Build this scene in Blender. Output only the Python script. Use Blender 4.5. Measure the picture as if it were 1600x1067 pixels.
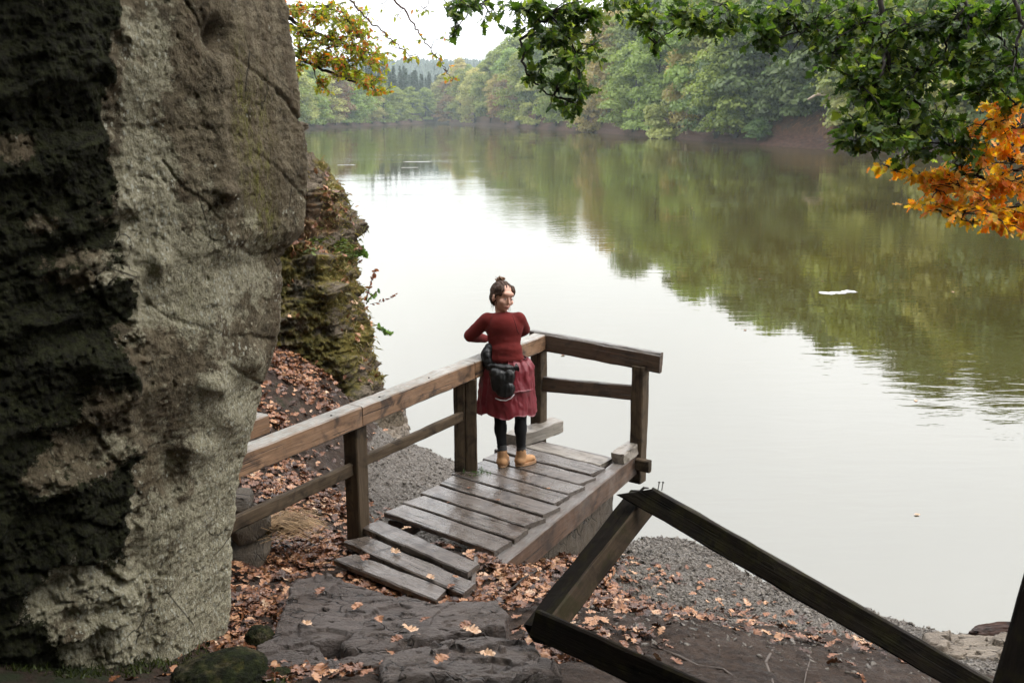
import bpy, bmesh, math, random
import numpy as np
from mathutils import Vector, Matrix

random.seed(7)
RNG = np.random.default_rng(7)
R = math.radians
for o in list(bpy.data.objects):
    bpy.data.objects.remove(o)
S = bpy.context.scene
COL = S.collection

# ------------------------------------------------------------------ camera
EYE = Vector((0, 0, 3.0))
PITCH = R(12.8)
cam_d = bpy.data.cameras.new('camera')
cam = bpy.data.objects.new('camera', cam_d)
COL.objects.link(cam)
cam.location = EYE
cam.rotation_euler = (R(90) - PITCH, 0, 0)
cam_d.sensor_width = 36
cam_d.lens = 35
cam_d.clip_start = 0.05
cam_d.clip_end = 6000
cam_d.dof.use_dof = True
cam_d.dof.focus_distance = 7.0
cam_d.dof.aperture_fstop = 5.6
S.camera = cam

# ------------------------------------------------------------------ sky
SUN_EL, SUN_AZ = R(50), R(98)      # azimuth from +Y towards +X
W = bpy.data.worlds.new('World')
S.world = W
W.use_nodes = True
nt = W.node_tree
for n in list(nt.nodes):
    nt.nodes.remove(n)
out = nt.nodes.new('ShaderNodeOutputWorld')
bg = nt.nodes.new('ShaderNodeBackground')
sky = nt.nodes.new('ShaderNodeTexSky')
sky.sky_type = 'NISHITA'
sky.sun_disc = False
sky.sun_elevation = SUN_EL
sky.sun_rotation = SUN_AZ
sky.air_density = 1.0
sky.dust_density = 3.0
tc = nt.nodes.new('ShaderNodeTexCoord')
sep = nt.nodes.new('ShaderNodeSeparateXYZ')
nt.links.new(tc.outputs['Generated'], sep.inputs[0])
grad = nt.nodes.new('ShaderNodeMapRange')      # overcast sky: brighter towards the zenith
grad.inputs['From Min'].default_value = 0.0
grad.inputs['From Max'].default_value = 1.0
grad.inputs['To Min'].default_value = 17.0
grad.inputs['To Max'].default_value = 36.0
nt.links.new(sep.outputs['Z'], grad.inputs['Value'])
cn = nt.nodes.new('ShaderNodeTexNoise')
cn.inputs['Scale'].default_value = 2.2
cn.inputs['Detail'].default_value = 4
nt.links.new(tc.outputs['Generated'], cn.inputs['Vector'])
cr = nt.nodes.new('ShaderNodeMapRange')
cr.inputs['From Min'].default_value = 0.3
cr.inputs['From Max'].default_value = 0.7
cr.inputs['To Min'].default_value = 0.9
cr.inputs['To Max'].default_value = 1.1
nt.links.new(cn.outputs['Fac'], cr.inputs['Value'])
mul = nt.nodes.new('ShaderNodeMath'); mul.operation = 'MULTIPLY'
nt.links.new(grad.outputs[0], mul.inputs[0]); nt.links.new(cr.outputs[0], mul.inputs[1])
comb = nt.nodes.new('ShaderNodeVectorMath'); comb.operation = 'SCALE'
comb.inputs[0].default_value = (0.985, 0.98, 1.0)
nt.links.new(mul.outputs[0], comb.inputs['Scale'])
mx = nt.nodes.new('ShaderNodeMix'); mx.data_type = 'RGBA'
mx.inputs['Factor'].default_value = 0.93
nt.links.new(sky.outputs[0], mx.inputs[6]); nt.links.new(comb.outputs[0], mx.inputs[7])
nt.links.new(mx.outputs[2], bg.inputs['Color'])
bg.inputs['Strength'].default_value = 0.1
nt.links.new(bg.outputs[0], out.inputs['Surface'])

sun_d = bpy.data.lights.new('sun', 'SUN')
sun_d.energy = 1.5
sun_d.angle = R(25)
sun_d.color = (1, 0.96, 0.9)
sun = bpy.data.objects.new('sun', sun_d)
COL.objects.link(sun)
sdir = Vector((math.sin(SUN_AZ) * math.cos(SUN_EL), math.cos(SUN_AZ) * math.cos(SUN_EL), math.sin(SUN_EL)))
sun.rotation_euler = sdir.to_track_quat('Z', 'Y').to_euler()
sun.location = (0, 0, 60)

S.view_settings.view_transform = 'Standard'
S.view_settings.look = 'None'
S.view_settings.exposure = 0.30
S.view_settings.gamma = 1.0
S.view_settings.use_curve_mapping = False
S.render.engine = 'CYCLES'
S.cycles.use_denoising = True
S.cycles.max_bounces = 6
S.cycles.diffuse_bounces = 3
S.cycles.glossy_bounces = 3
S.cycles.transmission_bounces = 4
S.cycles.volume_bounces = 1
S.cycles.transparent_max_bounces = 6
S.cycles.caustics_reflective = False
S.cycles.caustics_refractive = False

# ------------------------------------------------------------------ measuring the place from the photograph
FPX = 1556.0
_f = np.array([0, math.cos(PITCH), -math.sin(PITCH)])
_u = np.array([0, math.sin(PITCH), math.cos(PITCH)])
def ray(a, b):
    return np.array([1.0, 0, 0]) * ((a - 800) / FPX) + _f + _u * ((533.5 - b) / FPX)
def at_z(a, b, z):
    d = ray(a, b); return Vector(np.array([0, 0, 3.0]) + d * ((z - 3) / d[2]))
def at_y(a, b, y):
    d = ray(a, b); return Vector(np.array([0, 0, 3.0]) + d * (y / d[1]))
def at_d(a, b, t):
    return Vector(np.array([0, 0, 3.0]) + ray(a, b) * t)
def proj(P):
    P = np.asarray(P) - np.array([0, 0, 3.0])
    dep = P @ _f
    dep = np.where(np.abs(dep) < 1e-3, 1e-3, dep)
    return 800 + FPX * P[:, 0] / dep, 533.5 - FPX * (P @ _u) / dep

# ------------------------------------------------------------------ noise
_perm = np.random.default_rng(3).permutation(512).astype(np.int64)
_g3 = np.random.default_rng(4).normal(size=(512, 3)); _g3 /= np.linalg.norm(_g3, axis=1)[:, None]
def perlin(P):
    P = np.asarray(P, float)
    i = np.floor(P).astype(np.int64); f = P - i
    w = f * f * f * (f * (f * 6 - 15) + 10)
    def h(dx, dy, dz):
        a = _perm[(i[:, 0] + dx) & 511]; a = _perm[(a + i[:, 1] + dy) & 511]; a = _perm[(a + i[:, 2] + dz) & 511]
        return ((_g3[a]) * (f - np.array([dx, dy, dz]))).sum(1)
    def L(a, b, t): return a + (b - a) * t
    x0 = L(L(h(0,0,0), h(1,0,0), w[:,0]), L(h(0,1,0), h(1,1,0), w[:,0]), w[:,1])
    x1 = L(L(h(0,0,1), h(1,0,1), w[:,0]), L(h(0,1,1), h(1,1,1), w[:,0]), w[:,1])
    return L(x0, x1, w[:,2]) * 1.6
def fbm(P, scale=1.0, octv=5, gain=0.5, ridged=False, seed=0.0):
    P = np.asarray(P, float) * scale + seed * 17.3
    s = np.zeros(len(P)); a = 1.0; t = 0
    for _ in range(octv):
        n = perlin(P)
        if ridged: n = 1 - 2 * np.abs(n)
        s += a * n; t += a; a *= gain; P = P * 2.03 + 11.1
    return s / t
def smooth(a, b, x):
    t = np.clip((x - a) / (b - a), 0, 1); return t * t * (3 - 2 * t)

# ------------------------------------------------------------------ object helpers
def mesh(name, V, F, mat=None, smooth_=True):
    me = bpy.data.meshes.new(name)
    V = np.asarray(V, dtype=np.float32)
    if isinstance(F, np.ndarray):
        k = F.shape[1]; n = len(F)
        me.vertices.add(len(V)); me.vertices.foreach_set('co', V.ravel())
        me.loops.add(n * k); me.loops.foreach_set('vertex_index', F.astype(np.int32).ravel())
        me.polygons.add(n); me.polygons.foreach_set('loop_start', np.arange(0, n * k, k, dtype=np.int32))
        me.update(calc_edges=True)
    else:
        me.from_pydata([tuple(v) for v in V.tolist()], [], F)
        me.update()
    if smooth_ and len(me.polygons):
        me.polygons.foreach_set('use_smooth', np.ones(len(me.polygons), dtype=bool))
    if mat is not None:
        for m in (mat if isinstance(mat, (list, tuple)) else [mat]):
            me.materials.append(m)
    me.validate()
    return me
def link(name, me, parent=None, M=None):
    o = bpy.data.objects.new(name, me); COL.objects.link(o)
    if parent is not None:
        o.parent = parent
        B = world_of(parent).inverted()
        o.matrix_basis = B @ (M if M is not None else Matrix.Identity(4))
    elif M is not None:
        o.matrix_basis = M
    return o
def world_of(o):
    m = o.matrix_basis.copy()
    return world_of(o.parent) @ m if o.parent else m
def tag(o, label=None, cat=None, group=None, kind=None):
    if label: o['label'] = label
    if cat: o['category'] = cat
    if group: o['group'] = group
    if kind: o['kind'] = kind
    return o
def thing(name, label, cat, loc=(0, 0, 0), group=None):
    o = bpy.data.objects.new(name, None); COL.objects.link(o)
    o.matrix_basis = Matrix.Translation(Vector(loc)); o.empty_display_size = 0.1
    return tag(o, label, cat, group)
def attr(me, name, vals):
    a = me.attributes.new(name, 'FLOAT', 'POINT'); a.data.foreach_set('value', np.asarray(vals, dtype=np.float32))

def grid_faces(nr, nc):
    i = np.arange(nr * nc).reshape(nr, nc)
    return np.stack([i[:-1, :-1].ravel(), i[:-1, 1:].ravel(), i[1:, 1:].ravel(), i[1:, :-1].ravel()], 1)

# ------------------------------------------------------------------ material helpers
class NT:
    def __init__(s, name):
        s.m = bpy.data.materials.new(name); s.m.use_nodes = True
        s.t = s.m.node_tree; s.t.nodes.clear()
        s.out = s.n('ShaderNodeOutputMaterial'); s.co = s.n('ShaderNodeTexCoord')
    def n(s, t, **k):
        x = s.t.nodes.new(t)
        for a, b in k.items(): setattr(x, a, b)
        return x
    def l(s, a, b): s.t.links.new(a, b)
    def mapv(s, scale=(1, 1, 1), src='Object', rnd=False, rot=(0, 0, 0)):
        m = s.n('ShaderNodeMapping'); m.inputs['Scale'].default_value = scale; m.inputs['Rotation'].default_value = rot
        s.l(s.co.outputs[src], m.inputs[0])
        if rnd:
            oi = s.n('ShaderNodeObjectInfo'); v = s.n('ShaderNodeVectorMath', operation='SCALE')
            v.inputs[0].default_value = (37, 51, 23); s.l(oi.outputs['Random'], v.inputs['Scale'])
            s.l(v.outputs[0], m.inputs['Location'])
        return m.outputs[0]
    def noise(s, vec, scale, detail=5, rough=0.55, dist=0.0):
        x = s.n('ShaderNodeTexNoise'); x.inputs['Scale'].default_value = scale; x.inputs['Detail'].default_value = detail
        x.inputs['Roughness'].default_value = rough; x.inputs['Distortion'].default_value = dist
        s.l(vec, x.inputs['Vector']); return x.outputs['Fac']
    def vor(s, vec, scale, feature='F1', out='Distance'):
        x = s.n('ShaderNodeTexVoronoi', feature=feature); x.inputs['Scale'].default_value = scale
        s.l(vec, x.inputs['Vector']); return x.outputs[out]
    def ramp(s, fac, a, b, lo=0.0, hi=1.0):
        x = s.n('ShaderNodeMapRange'); x.clamp = True
        for i, v in zip(('From Min', 'From Max', 'To Min', 'To Max'), (a, b, lo, hi)): x.inputs[i].default_value = v
        s.l(fac, x.inputs['Value']); return x.outputs[0]
    def math(s, op, a, b):
        x = s.n('ShaderNodeMath', operation=op)
        for i, v in enumerate((a, b)):
            if isinstance(v, (int, float)): x.inputs[i].default_value = v
            else: s.l(v, x.inputs[i])
        return x.outputs[0]
    def mix(s, fac, a, b):
        x = s.n('ShaderNodeMix', data_type='RGBA')
        for i, v in ((0, fac), (6, a), (7, b)):
            if isinstance(v, (int, float)): x.inputs[i].default_value = v
            elif isinstance(v, tuple): x.inputs[i].default_value = (*v, 1)
            else: s.l(v, x.inputs[i])
        return x.outputs[2]
    def attr(s, name):
        x = s.n('ShaderNodeAttribute', attribute_name=name); return x.outputs['Fac']
    def bump(s, h, strength=0.5, dist=0.01, nrm=None):
        x = s.n('ShaderNodeBump'); x.inputs['Strength'].default_value = strength; x.inputs['Distance'].default_value = dist
        s.l(h, x.inputs['Height'])
        if nrm is not None: s.l(nrm, x.inputs['Normal'])
        return x.outputs[0]
    def pbr(s, col, rough=0.7, nrm=None, spec=0.5, metal=0.0, sub=0):
        b = s.n('ShaderNodeBsdfPrincipled')
        for i, v in (('Base Color', col), ('Roughness', rough), ('Specular IOR Level', spec), ('Metallic', metal)):
            if isinstance(v, tuple): b.inputs[i].default_value = (*v, 1)
            elif isinstance(v, (int, float)): b.inputs[i].default_value = v
            else: s.l(v, b.inputs[i])
        if nrm is not None: s.l(nrm, b.inputs['Normal'])
        s.l(b.outputs[0], s.out.inputs['Surface'])
        return s.m

def mat_wood(name, c1, c2, stain, top=None, rmin=0.35, rmax=0.8, grain=1.0, algae=None, spec=0.5):
    t = NT(name)
    v = t.mapv((1.2, 14, 14), rnd=True)
    v2 = t.mapv((1, 1, 1), rnd=True)
    g = t.noise(v, 3.0, 8, 0.65, 0.6)
    gf = t.noise(t.mapv((3, 90, 90), rnd=True), 1.6, 4, 0.6)
    col = t.mix(t.ramp(g, 0.3, 0.7), c1, c2)
    st = t.ramp(t.noise(v2, 5.5, 5, 0.6, 1.0), 0.5, 0.66)
    col = t.mix(t.math('MULTIPLY', st, 0.85), col, stain)
    col = t.mix(t.math('MULTIPLY', t.ramp(gf, 0.52, 0.72), 0.55), col, tuple(x * 0.35 for x in c1))
    ck = t.ramp(t.noise(t.mapv((0.7, 34, 34), rnd=True), 1.5, 3, 0.5), 0.655, 0.69)
    col = t.mix(t.math('MULTIPLY', ck, 0.85), col, tuple(x * 0.12 for x in c1))
    kn = t.ramp(t.vor(t.mapv((1, 2.6, 2.6), rnd=True), 2.6), 0.13, 0.05)
    col = t.mix(t.math('MULTIPLY', kn, 0.8), col, tuple(x * 0.25 for x in c1))
    if algae:
        al = t.ramp(t.noise(v2, 9, 7, 0.75), 0.5, 0.62)
        col = t.mix(t.math('MULTIPLY', al, 0.8), col, algae)
        sp = t.ramp(t.noise(v2, 70, 4, 0.7), 0.66, 0.72)
        col = t.mix(sp, col, tuple(min(1, x * 3) for x in algae))
    if top:
        ge = t.n('ShaderNodeNewGeometry'); sp = t.n('ShaderNodeSeparateXYZ'); t.l(ge.outputs['True Normal'], sp.inputs[0])
        tf = t.ramp(sp.outputs['Z'], 0.5, 0.85)
        tn = t.ramp(t.noise(v2, 22, 6, 0.7), 0.35, 0.6, 0.5, 1)
        tcol = t.mix(t.ramp(t.noise(v, 7, 6, 0.7), 0.35, 0.65), top, tuple(x * 0.45 for x in top))
        col = t.mix(t.math('MULTIPLY', tf, tn), col, tcol)
    rg = t.ramp(t.noise(v2, 3.3, 4, 0.6), 0.38, 0.62, rmin, rmax)
    h = t.math('SUBTRACT', t.math('ADD', t.math('MULTIPLY', g, 0.8), t.math('MULTIPLY', gf, 0.5)), t.math('MULTIPLY', ck, 0.9))
    return t.pbr(col, rg, t.bump(h, 0.75 * grain, 0.006), spec)

def mat_leaf(name, cols, trans=0.35, scale=3.0, rough=0.45, rand=0.0, val=(0.7, 1.25)):
    """cols: two or three leaf colours, chosen by noise over the object and leaf by leaf."""
    t = NT(name)
    oi = t.n('ShaderNodeObjectInfo')
    v = t.mapv((1, 1, 1), rnd=True)
    nz = t.noise(v, scale, 4, 0.7)
    at = t.attr('leaf_tone')
    fac = t.ramp(t.math('ADD', t.math('MULTIPLY', nz, 0.7), t.math('MULTIPLY', at, 0.45)), 0.3, 0.85)
    col = t.mix(t.ramp(fac, 0.0, 0.6), cols[0], cols[1])
    if len(cols) > 2: col = t.mix(t.ramp(fac, 0.62, 0.85), col, cols[2])
    hs = t.n('ShaderNodeHueSaturation')
    t.l(col, hs.inputs['Color'])
    t.l(t.ramp(oi.outputs['Random'], 0, 1, 0.5 - rand, 0.5 + rand), hs.inputs['Hue'])
    t.l(t.ramp(t.math('ADD', t.math('MULTIPLY', oi.outputs['Random'], 0.45), t.math('MULTIPLY', at, 0.55)), 0, 1, *val), hs.inputs['Value'])
    pb = t.n('ShaderNodeBsdfPrincipled'); t.l(hs.outputs[0], pb.inputs['Base Color'])
    pb.inputs['Roughness'].default_value = rough; pb.inputs['Specular IOR Level'].default_value = 0.35
    tr = t.n('ShaderNodeBsdfTranslucent')
    hs2 = t.n('ShaderNodeHueSaturation'); t.l(hs.outputs[0], hs2.inputs['Color']); hs2.inputs['Saturation'].default_value = 1.15; hs2.inputs['Value'].default_value = 1.7
    t.l(hs2.outputs[0], tr.inputs['Color'])
    ms = t.n('ShaderNodeMixShader'); ms.inputs[0].default_value = trans
    t.l(pb.outputs[0], ms.inputs[1]); t.l(tr.outputs[0], ms.inputs[2]); t.l(ms.outputs[0], t.out.inputs['Surface'])
    return t.m

def mat_plain(name, col, rough=0.7, bscale=60, bstr=0.2, var=0.3, spec=0.4, vscale=12):
    t = NT(name); v = t.mapv()
    n = t.noise(v, vscale, 5, 0.6)
    c = t.mix(t.ramp(n, 0.3, 0.7), tuple(x * (1 - var) for x in col), tuple(min(1, x * (1 + var)) for x in col))
    return t.pbr(c, rough, t.bump(t.noise(v, bscale, 4, 0.6), bstr, 0.004), spec)

M = {}
M['plank'] = mat_wood('wet_grey_board', (0.062, 0.049, 0.039), (0.140, 0.115, 0.096), (0.032, 0.023, 0.018), rmin=0.06, rmax=0.45, spec=0.75)
M['rail'] = mat_wood('brown_weathered_timber', (0.130, 0.070, 0.035), (0.28, 0.165, 0.092), (0.022, 0.012, 0.007), top=(0.33, 0.325, 0.29), rmin=0.35)
M['rail_dark'] = mat_wood('dark_brown_timber', (0.045, 0.028, 0.017), (0.110, 0.070, 0.042), (0.012, 0.008, 0.006), top=(0.20, 0.195, 0.18), rmin=0.4)
M['post'] = mat_wood('post_timber', (0.045, 0.031, 0.018), (0.105, 0.075, 0.047), (0.014, 0.010, 0.006), rmin=0.7, spec=0.2)
M['beam'] = mat_wood('stringer_timber', (0.044, 0.023, 0.013), (0.125, 0.070, 0.040), (0.012, 0.007, 0.004), top=(0.16, 0.145, 0.13), rmin=0.3)
M['black_wood'] = mat_wood('black_timber', (0.004, 0.003, 0.002), (0.010, 0.007, 0.005), (0.006, 0.005, 0.004), algae=(0.014, 0.012, 0.004), rmin=0.8, rmax=0.95, spec=0.06)
M['black_wood_brown'] = mat_wood('dark_brown_timber_face', (0.04, 0.027, 0.017), (0.075, 0.052, 0.033), (0.016, 0.012, 0.008), algae=(0.03, 0.026, 0.010), rmin=0.7, spec=0.15)
M['mossy_timber'] = mat_wood('dark_timber_with_algae', (0.010, 0.007, 0.005), (0.026, 0.019, 0.012), (0.005, 0.004, 0.003), algae=(0.030, 0.027, 0.009), rmin=0.6, rmax=0.9, spec=0.2)
M['old_wood'] = mat_wood('pale_splintered_timber', (0.17, 0.145, 0.115), (0.30, 0.27, 0.23), (0.05, 0.035, 0.025), rmin=0.3, rmax=0.6)
M['iron'] = mat_plain('rusty_iron', (0.03, 0.024, 0.02), 0.5, 120, 0.3)

# rock materials -------------------------------------------------------
def mat_cliff():
    t = NT('lichen_covered_slate'); v = t.mapv(); vs = t.mapv((3.2, 3.2, 1.0))
    n1 = t.noise(vs, 2.0, 8, 0.65, 0.4); n2 = t.noise(v, 14, 8, 0.7); n3 = t.noise(v, 70, 5, 0.7)
    col = t.mix(t.ramp(n1, 0.3, 0.7), (0.130, 0.098, 0.058), (0.31, 0.262, 0.172))
    col = t.mix(t.ramp(n2, 0.45, 0.62, 0, 0.7), col, (0.070, 0.058, 0.040))
    # brownish seep stains running down
    st = t.ramp(t.noise(t.mapv((9, 9, 0.8)), 1.3, 5, 0.6), 0.5, 0.68)
    col = t.mix(t.math('MULTIPLY', st, 0.5), col, (0.13, 0.09, 0.055))
    # pale lichen crusts
    li = t.attr('lichen')
    vo = t.vor(v, 26); l1 = t.ramp(t.math('ADD', t.noise(v, 5.5, 9, 0.78), t.math('MULTIPLY', li, 0.34)), 0.62, 0.68)
    l2 = t.ramp(vo, 0.24, 0.14)
    l2 = t.math('MULTIPLY', l2, t.ramp(t.math('ADD', t.noise(v, 3.0, 3), t.math('MULTIPLY', li, 0.3)), 0.6, 0.66))
    lf = t.math('MAXIMUM', l1, l2)
    lcol = t.mix(t.ramp(n3, 0.35, 0.65), (0.33, 0.305, 0.195), (0.60, 0.56, 0.42))
    col = t.mix(t.math('MULTIPLY', lf, 0.85), col, lcol)
    # crisp pale drops of lichen and small dark pits
    vs1 = t.mapv((1.5, 1.5, 0.75)); drop = t.ramp(t.vor(vs1, 34), 0.30, 0.24)
    drop = t.math('MULTIPLY', drop, t.ramp(t.math('ADD', t.noise(v, 4.5, 5, 0.7), t.math('MULTIPLY', li, 0.22)), 0.60, 0.66))
    col = t.mix(t.math('MULTIPLY', drop, 0.9), col, (0.60, 0.60, 0.50))
    pits = t.ramp(t.noise(t.mapv((1.3, 1.3, 1), rot=(.3, .2, 0)), 60, 5, 0.8), 0.60, 0.66)
    col = t.mix(t.math('MULTIPLY', pits, 0.75), col, (0.035, 0.028, 0.018))
    hair_ = t.ramp(t.vor(t.mapv((1, 1, 0.6), rot=(.5, .3, .2)), 3.2, 'DISTANCE_TO_EDGE'), 0.012, 0.004)
    hair_ = t.math('MULTIPLY', hair_, t.ramp(t.noise(v, 2.2, 3), 0.5, 0.6))
    col = t.mix(t.math('MULTIPLY', hair_, 0.8), col, (0.02, 0.016, 0.011))
    # yellow-green algae streaks
    al = t.math('MULTIPLY', t.math('MULTIPLY', t.attr('algae'), 0.75), t.ramp(t.noise(t.mapv((9, 9, 2.4)), 5, 8, 0.8), 0.46, 0.60))
    col = t.mix(al, col, (0.20, 0.20, 0.025))
    # moss and black growth, with the left face's shade painted in
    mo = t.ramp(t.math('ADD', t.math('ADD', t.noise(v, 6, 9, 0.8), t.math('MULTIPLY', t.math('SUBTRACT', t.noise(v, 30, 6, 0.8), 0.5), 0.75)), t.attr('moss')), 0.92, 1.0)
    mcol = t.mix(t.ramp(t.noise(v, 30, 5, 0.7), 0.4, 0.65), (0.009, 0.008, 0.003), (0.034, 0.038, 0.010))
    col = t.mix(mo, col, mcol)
    vd = t.mapv((1, 1, 1.0), rot=(0.35, 0.5, 0))
    h = t.math('ADD', t.math('MULTIPLY', t.noise(vd, 24, 10, 0.72), 1.0), t.math('MULTIPLY', t.noise(v, 130, 4, 0.6), 0.3))
    h = t.math('ADD', h, t.math('MULTIPLY', lf, 0.12))
    h = t.math('ADD', h, t.math('MULTIPLY', t.noise(t.mapv((2.2, 2.2, 0.8), rot=(0.1, 0.25, 0)), 55, 6, 0.75), 0.6))
    pit = t.ramp(t.noise(t.mapv((1.6, 1.6, 1), rot=(0.3, 0.2, 0)), 38, 5, 0.8), 0.56, 0.66)
    h = t.math('SUBTRACT', h, t.math('MULTIPLY', pit, 0.35))
    return t.pbr(col, t.ramp(n2, 0.3, 0.7, 0.6, 0.95), t.bump(h, 1.0, 0.032), 0.25)
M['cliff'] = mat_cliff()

def mat_outcrop():
    t = NT('mossy_rock'); v = t.mapv()
    n = t.noise(v, 3.5, 9, 0.72); n2 = t.noise(v, 22, 6, 0.7)
    col = t.mix(t.ramp(n2, 0.35, 0.65), (0.085, 0.070, 0.050), (0.25, 0.20, 0.145))
    moss = t.mix(t.ramp(n2, 0.35, 0.7), (0.070, 0.062, 0.014), (0.270, 0.215, 0.060))
    col = t.mix(t.ramp(t.math('ADD', n, t.math('MULTIPLY', t.attr('moss'), 0.4)), 0.60, 0.70), col, moss)
    soil = t.ramp(t.math('ADD', t.noise(v, 2.2, 7, 0.7), t.math('MULTIPLY', t.attr('soil'), 0.4)), 0.62, 0.74)
    col = t.mix(soil, col, t.mix(t.ramp(n2, 0.4, 0.6), (0.13, 0.072, 0.035), (0.27, 0.165, 0.090)))
    dk = t.ramp(t.math('ADD', t.noise(v, 8, 6, 0.7), t.attr('dark')), 0.8, 1.05)  # dark cover; on the outcrop it paints in the front face's shade
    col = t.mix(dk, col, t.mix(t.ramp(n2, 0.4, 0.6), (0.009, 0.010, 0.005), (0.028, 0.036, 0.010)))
    h = t.math('ADD', t.noise(v, 34, 8, 0.75), t.math('MULTIPLY', t.noise(v, 9, 6, 0.7), 1.4))
    return t.pbr(col, 0.92, t.bump(h, 1.0, 0.05), 0.15)
M['outcrop'] = mat_outcrop()

def mat_slab(name='slate_slab', tint=(0.080, 0.063, 0.054), wet=0.16):
    t = NT(name); v = t.mapv(rnd=True); vs = t.mapv((1, 4.5, 3), rot=(0, 0, 0.5), rnd=True)
    n = t.noise(vs, 4, 8, 0.65, 0.5); n2 = t.noise(v, 30, 6, 0.7)
    col = t.mix(t.ramp(n, 0.3, 0.7), tuple(x * 0.6 for x in tint), tuple(x * 1.55 for x in tint))
    col = t.mix(t.ramp(t.noise(v, 2.5, 6, 0.7), 0.5, 0.7, 0, 0.6), col, (0.085, 0.058, 0.040))
    rg = t.ramp(t.noise(v, 4, 6, 0.7), 0.38, 0.62, wet, 0.6)
    vc = t.n('ShaderNodeVectorMath', operation='ADD'); nv = t.n('ShaderNodeTexNoise'); nv.inputs['Scale'].default_value = 6; t.l(v, nv.inputs['Vector'])
    sc_ = t.n('ShaderNodeVectorMath', operation='SCALE'); sc_.inputs['Scale'].default_value = 0.16; t.l(nv.outputs['Color'], sc_.inputs[0]); t.l(v, vc.inputs[0]); t.l(sc_.outputs[0], vc.inputs[1])
    mp = t.n('ShaderNodeMapping'); mp.inputs['Scale'].default_value = (1.0, 2.2, 1.0); mp.inputs['Rotation'].default_value = (0, 0, 0.5); t.l(vc.outputs[0], mp.inputs[0])
    ed = t.ramp(t.vor(mp.outputs[0], 4.0, 'DISTANCE_TO_EDGE'), 0.03, 0.008)
    ed = t.math('MULTIPLY', ed, t.ramp(t.noise(v, 3.5, 3), 0.42, 0.55))
    col = t.mix(t.math('MULTIPLY', ed, 0.85), col, (0.010, 0.008, 0.006))
    sc2 = t.ramp(t.noise(vs, 30, 6, 0.8), 0.56, 0.7)
    col = t.mix(t.math('MULTIPLY', sc2, 0.55), col, tuple(x * 2.2 for x in tint))
    h = t.math('SUBTRACT', t.math('ADD', n, t.math('MULTIPLY', t.noise(vs, 22, 8, 0.75), 0.7)), t.math('MULTIPLY', ed, 0.8))
    return t.pbr(col, rg, t.bump(h, 1.0, 0.03), 0.5)
M['slab'] = mat_slab()
M['old_stone'] = mat_slab('earthy_dark_stone', (0.085, 0.066, 0.044), 0.55)
M['shore_rock'] = mat_slab('grey_brown_shore_rock', (0.19, 0.155, 0.115), 0.5)
M['flake'] = mat_slab('wet_shale_flake', (0.165, 0.143, 0.118), 0.12)

def mat_ground():
    t = NT('bank_ground'); v = t.mapv()
    n = t.noise(v, 2.4, 8, 0.7); nf = t.noise(v, 26, 8, 0.75); nff = t.noise(v, 90, 4, 0.7)
    gr = t.mix(t.ramp(nf, 0.32, 0.66), (0.075, 0.062, 0.050), (0.27, 0.245, 0.215))
    gr = t.mix(t.ramp(nff, 0.5, 0.64), gr, (0.035, 0.028, 0.022))
    br = t.mix(t.ramp(nf, 0.3, 0.7), (0.014, 0.008, 0.005), (0.075, 0.045, 0.028))
    br = t.mix(t.ramp(n, 0.5, 0.62, 0, 0.5), br, (0.10, 0.068, 0.050)); br = t.mix(t.ramp(t.noise(v, 11, 6, 0.7), 0.5, 0.6, 0, 0.7), br, (0.020, 0.012, 0.008))
    col = t.mix(t.ramp(t.math('ADD', t.math('MULTIPLY', n, 0.5), t.attr('shingle')), 0.6, 0.85), br, gr)
    mo = t.ramp(t.math('ADD', t.noise(v, 5, 7, 0.7), t.attr('moss')), 0.9, 1.05)
    col = t.mix(mo, col, (0.022, 0.030, 0.008))
    rg = t.ramp(t.noise(v, 7, 6, 0.7), 0.32, 0.5, 0.2, 0.85)
    h = t.math('ADD', t.math('MULTIPLY', nf, 1.2), t.math('MULTIPLY', nff, 0.5))
    return t.pbr(col, rg, t.bump(h, 1.0, 0.035), 0.3)
M['ground'] = mat_ground()

def mat_far_ground():
    t = NT('forest_floor'); v = t.mapv()
    n = t.noise(v, 0.25, 8, 0.7); f = t.noise(t.mapv((1, 1, 6)), 0.9, 6, 0.7)
    col = t.mix(t.ramp(n, 0.35, 0.65), (0.016, 0.009, 0.005), (0.070, 0.032, 0.015))
    col = t.mix(t.ramp(t.noise(v, 1.6, 6, 0.8), 0.5, 0.62), col, (0.12, 0.055, 0.022))
    mud = t.mix(t.ramp(f, 0.35, 0.65), (0.026, 0.012, 0.008), (0.085, 0.042, 0.028))
    col = t.mix(t.ramp(t.attr('mud'), 0.2, 0.8), col, mud)
    return t.pbr(col, 0.85, t.bump(t.noise(v, 1.5, 6, 0.7), 1.0, 0.4), 0.2)
M['far_ground'] = mat_far_ground()

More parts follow.
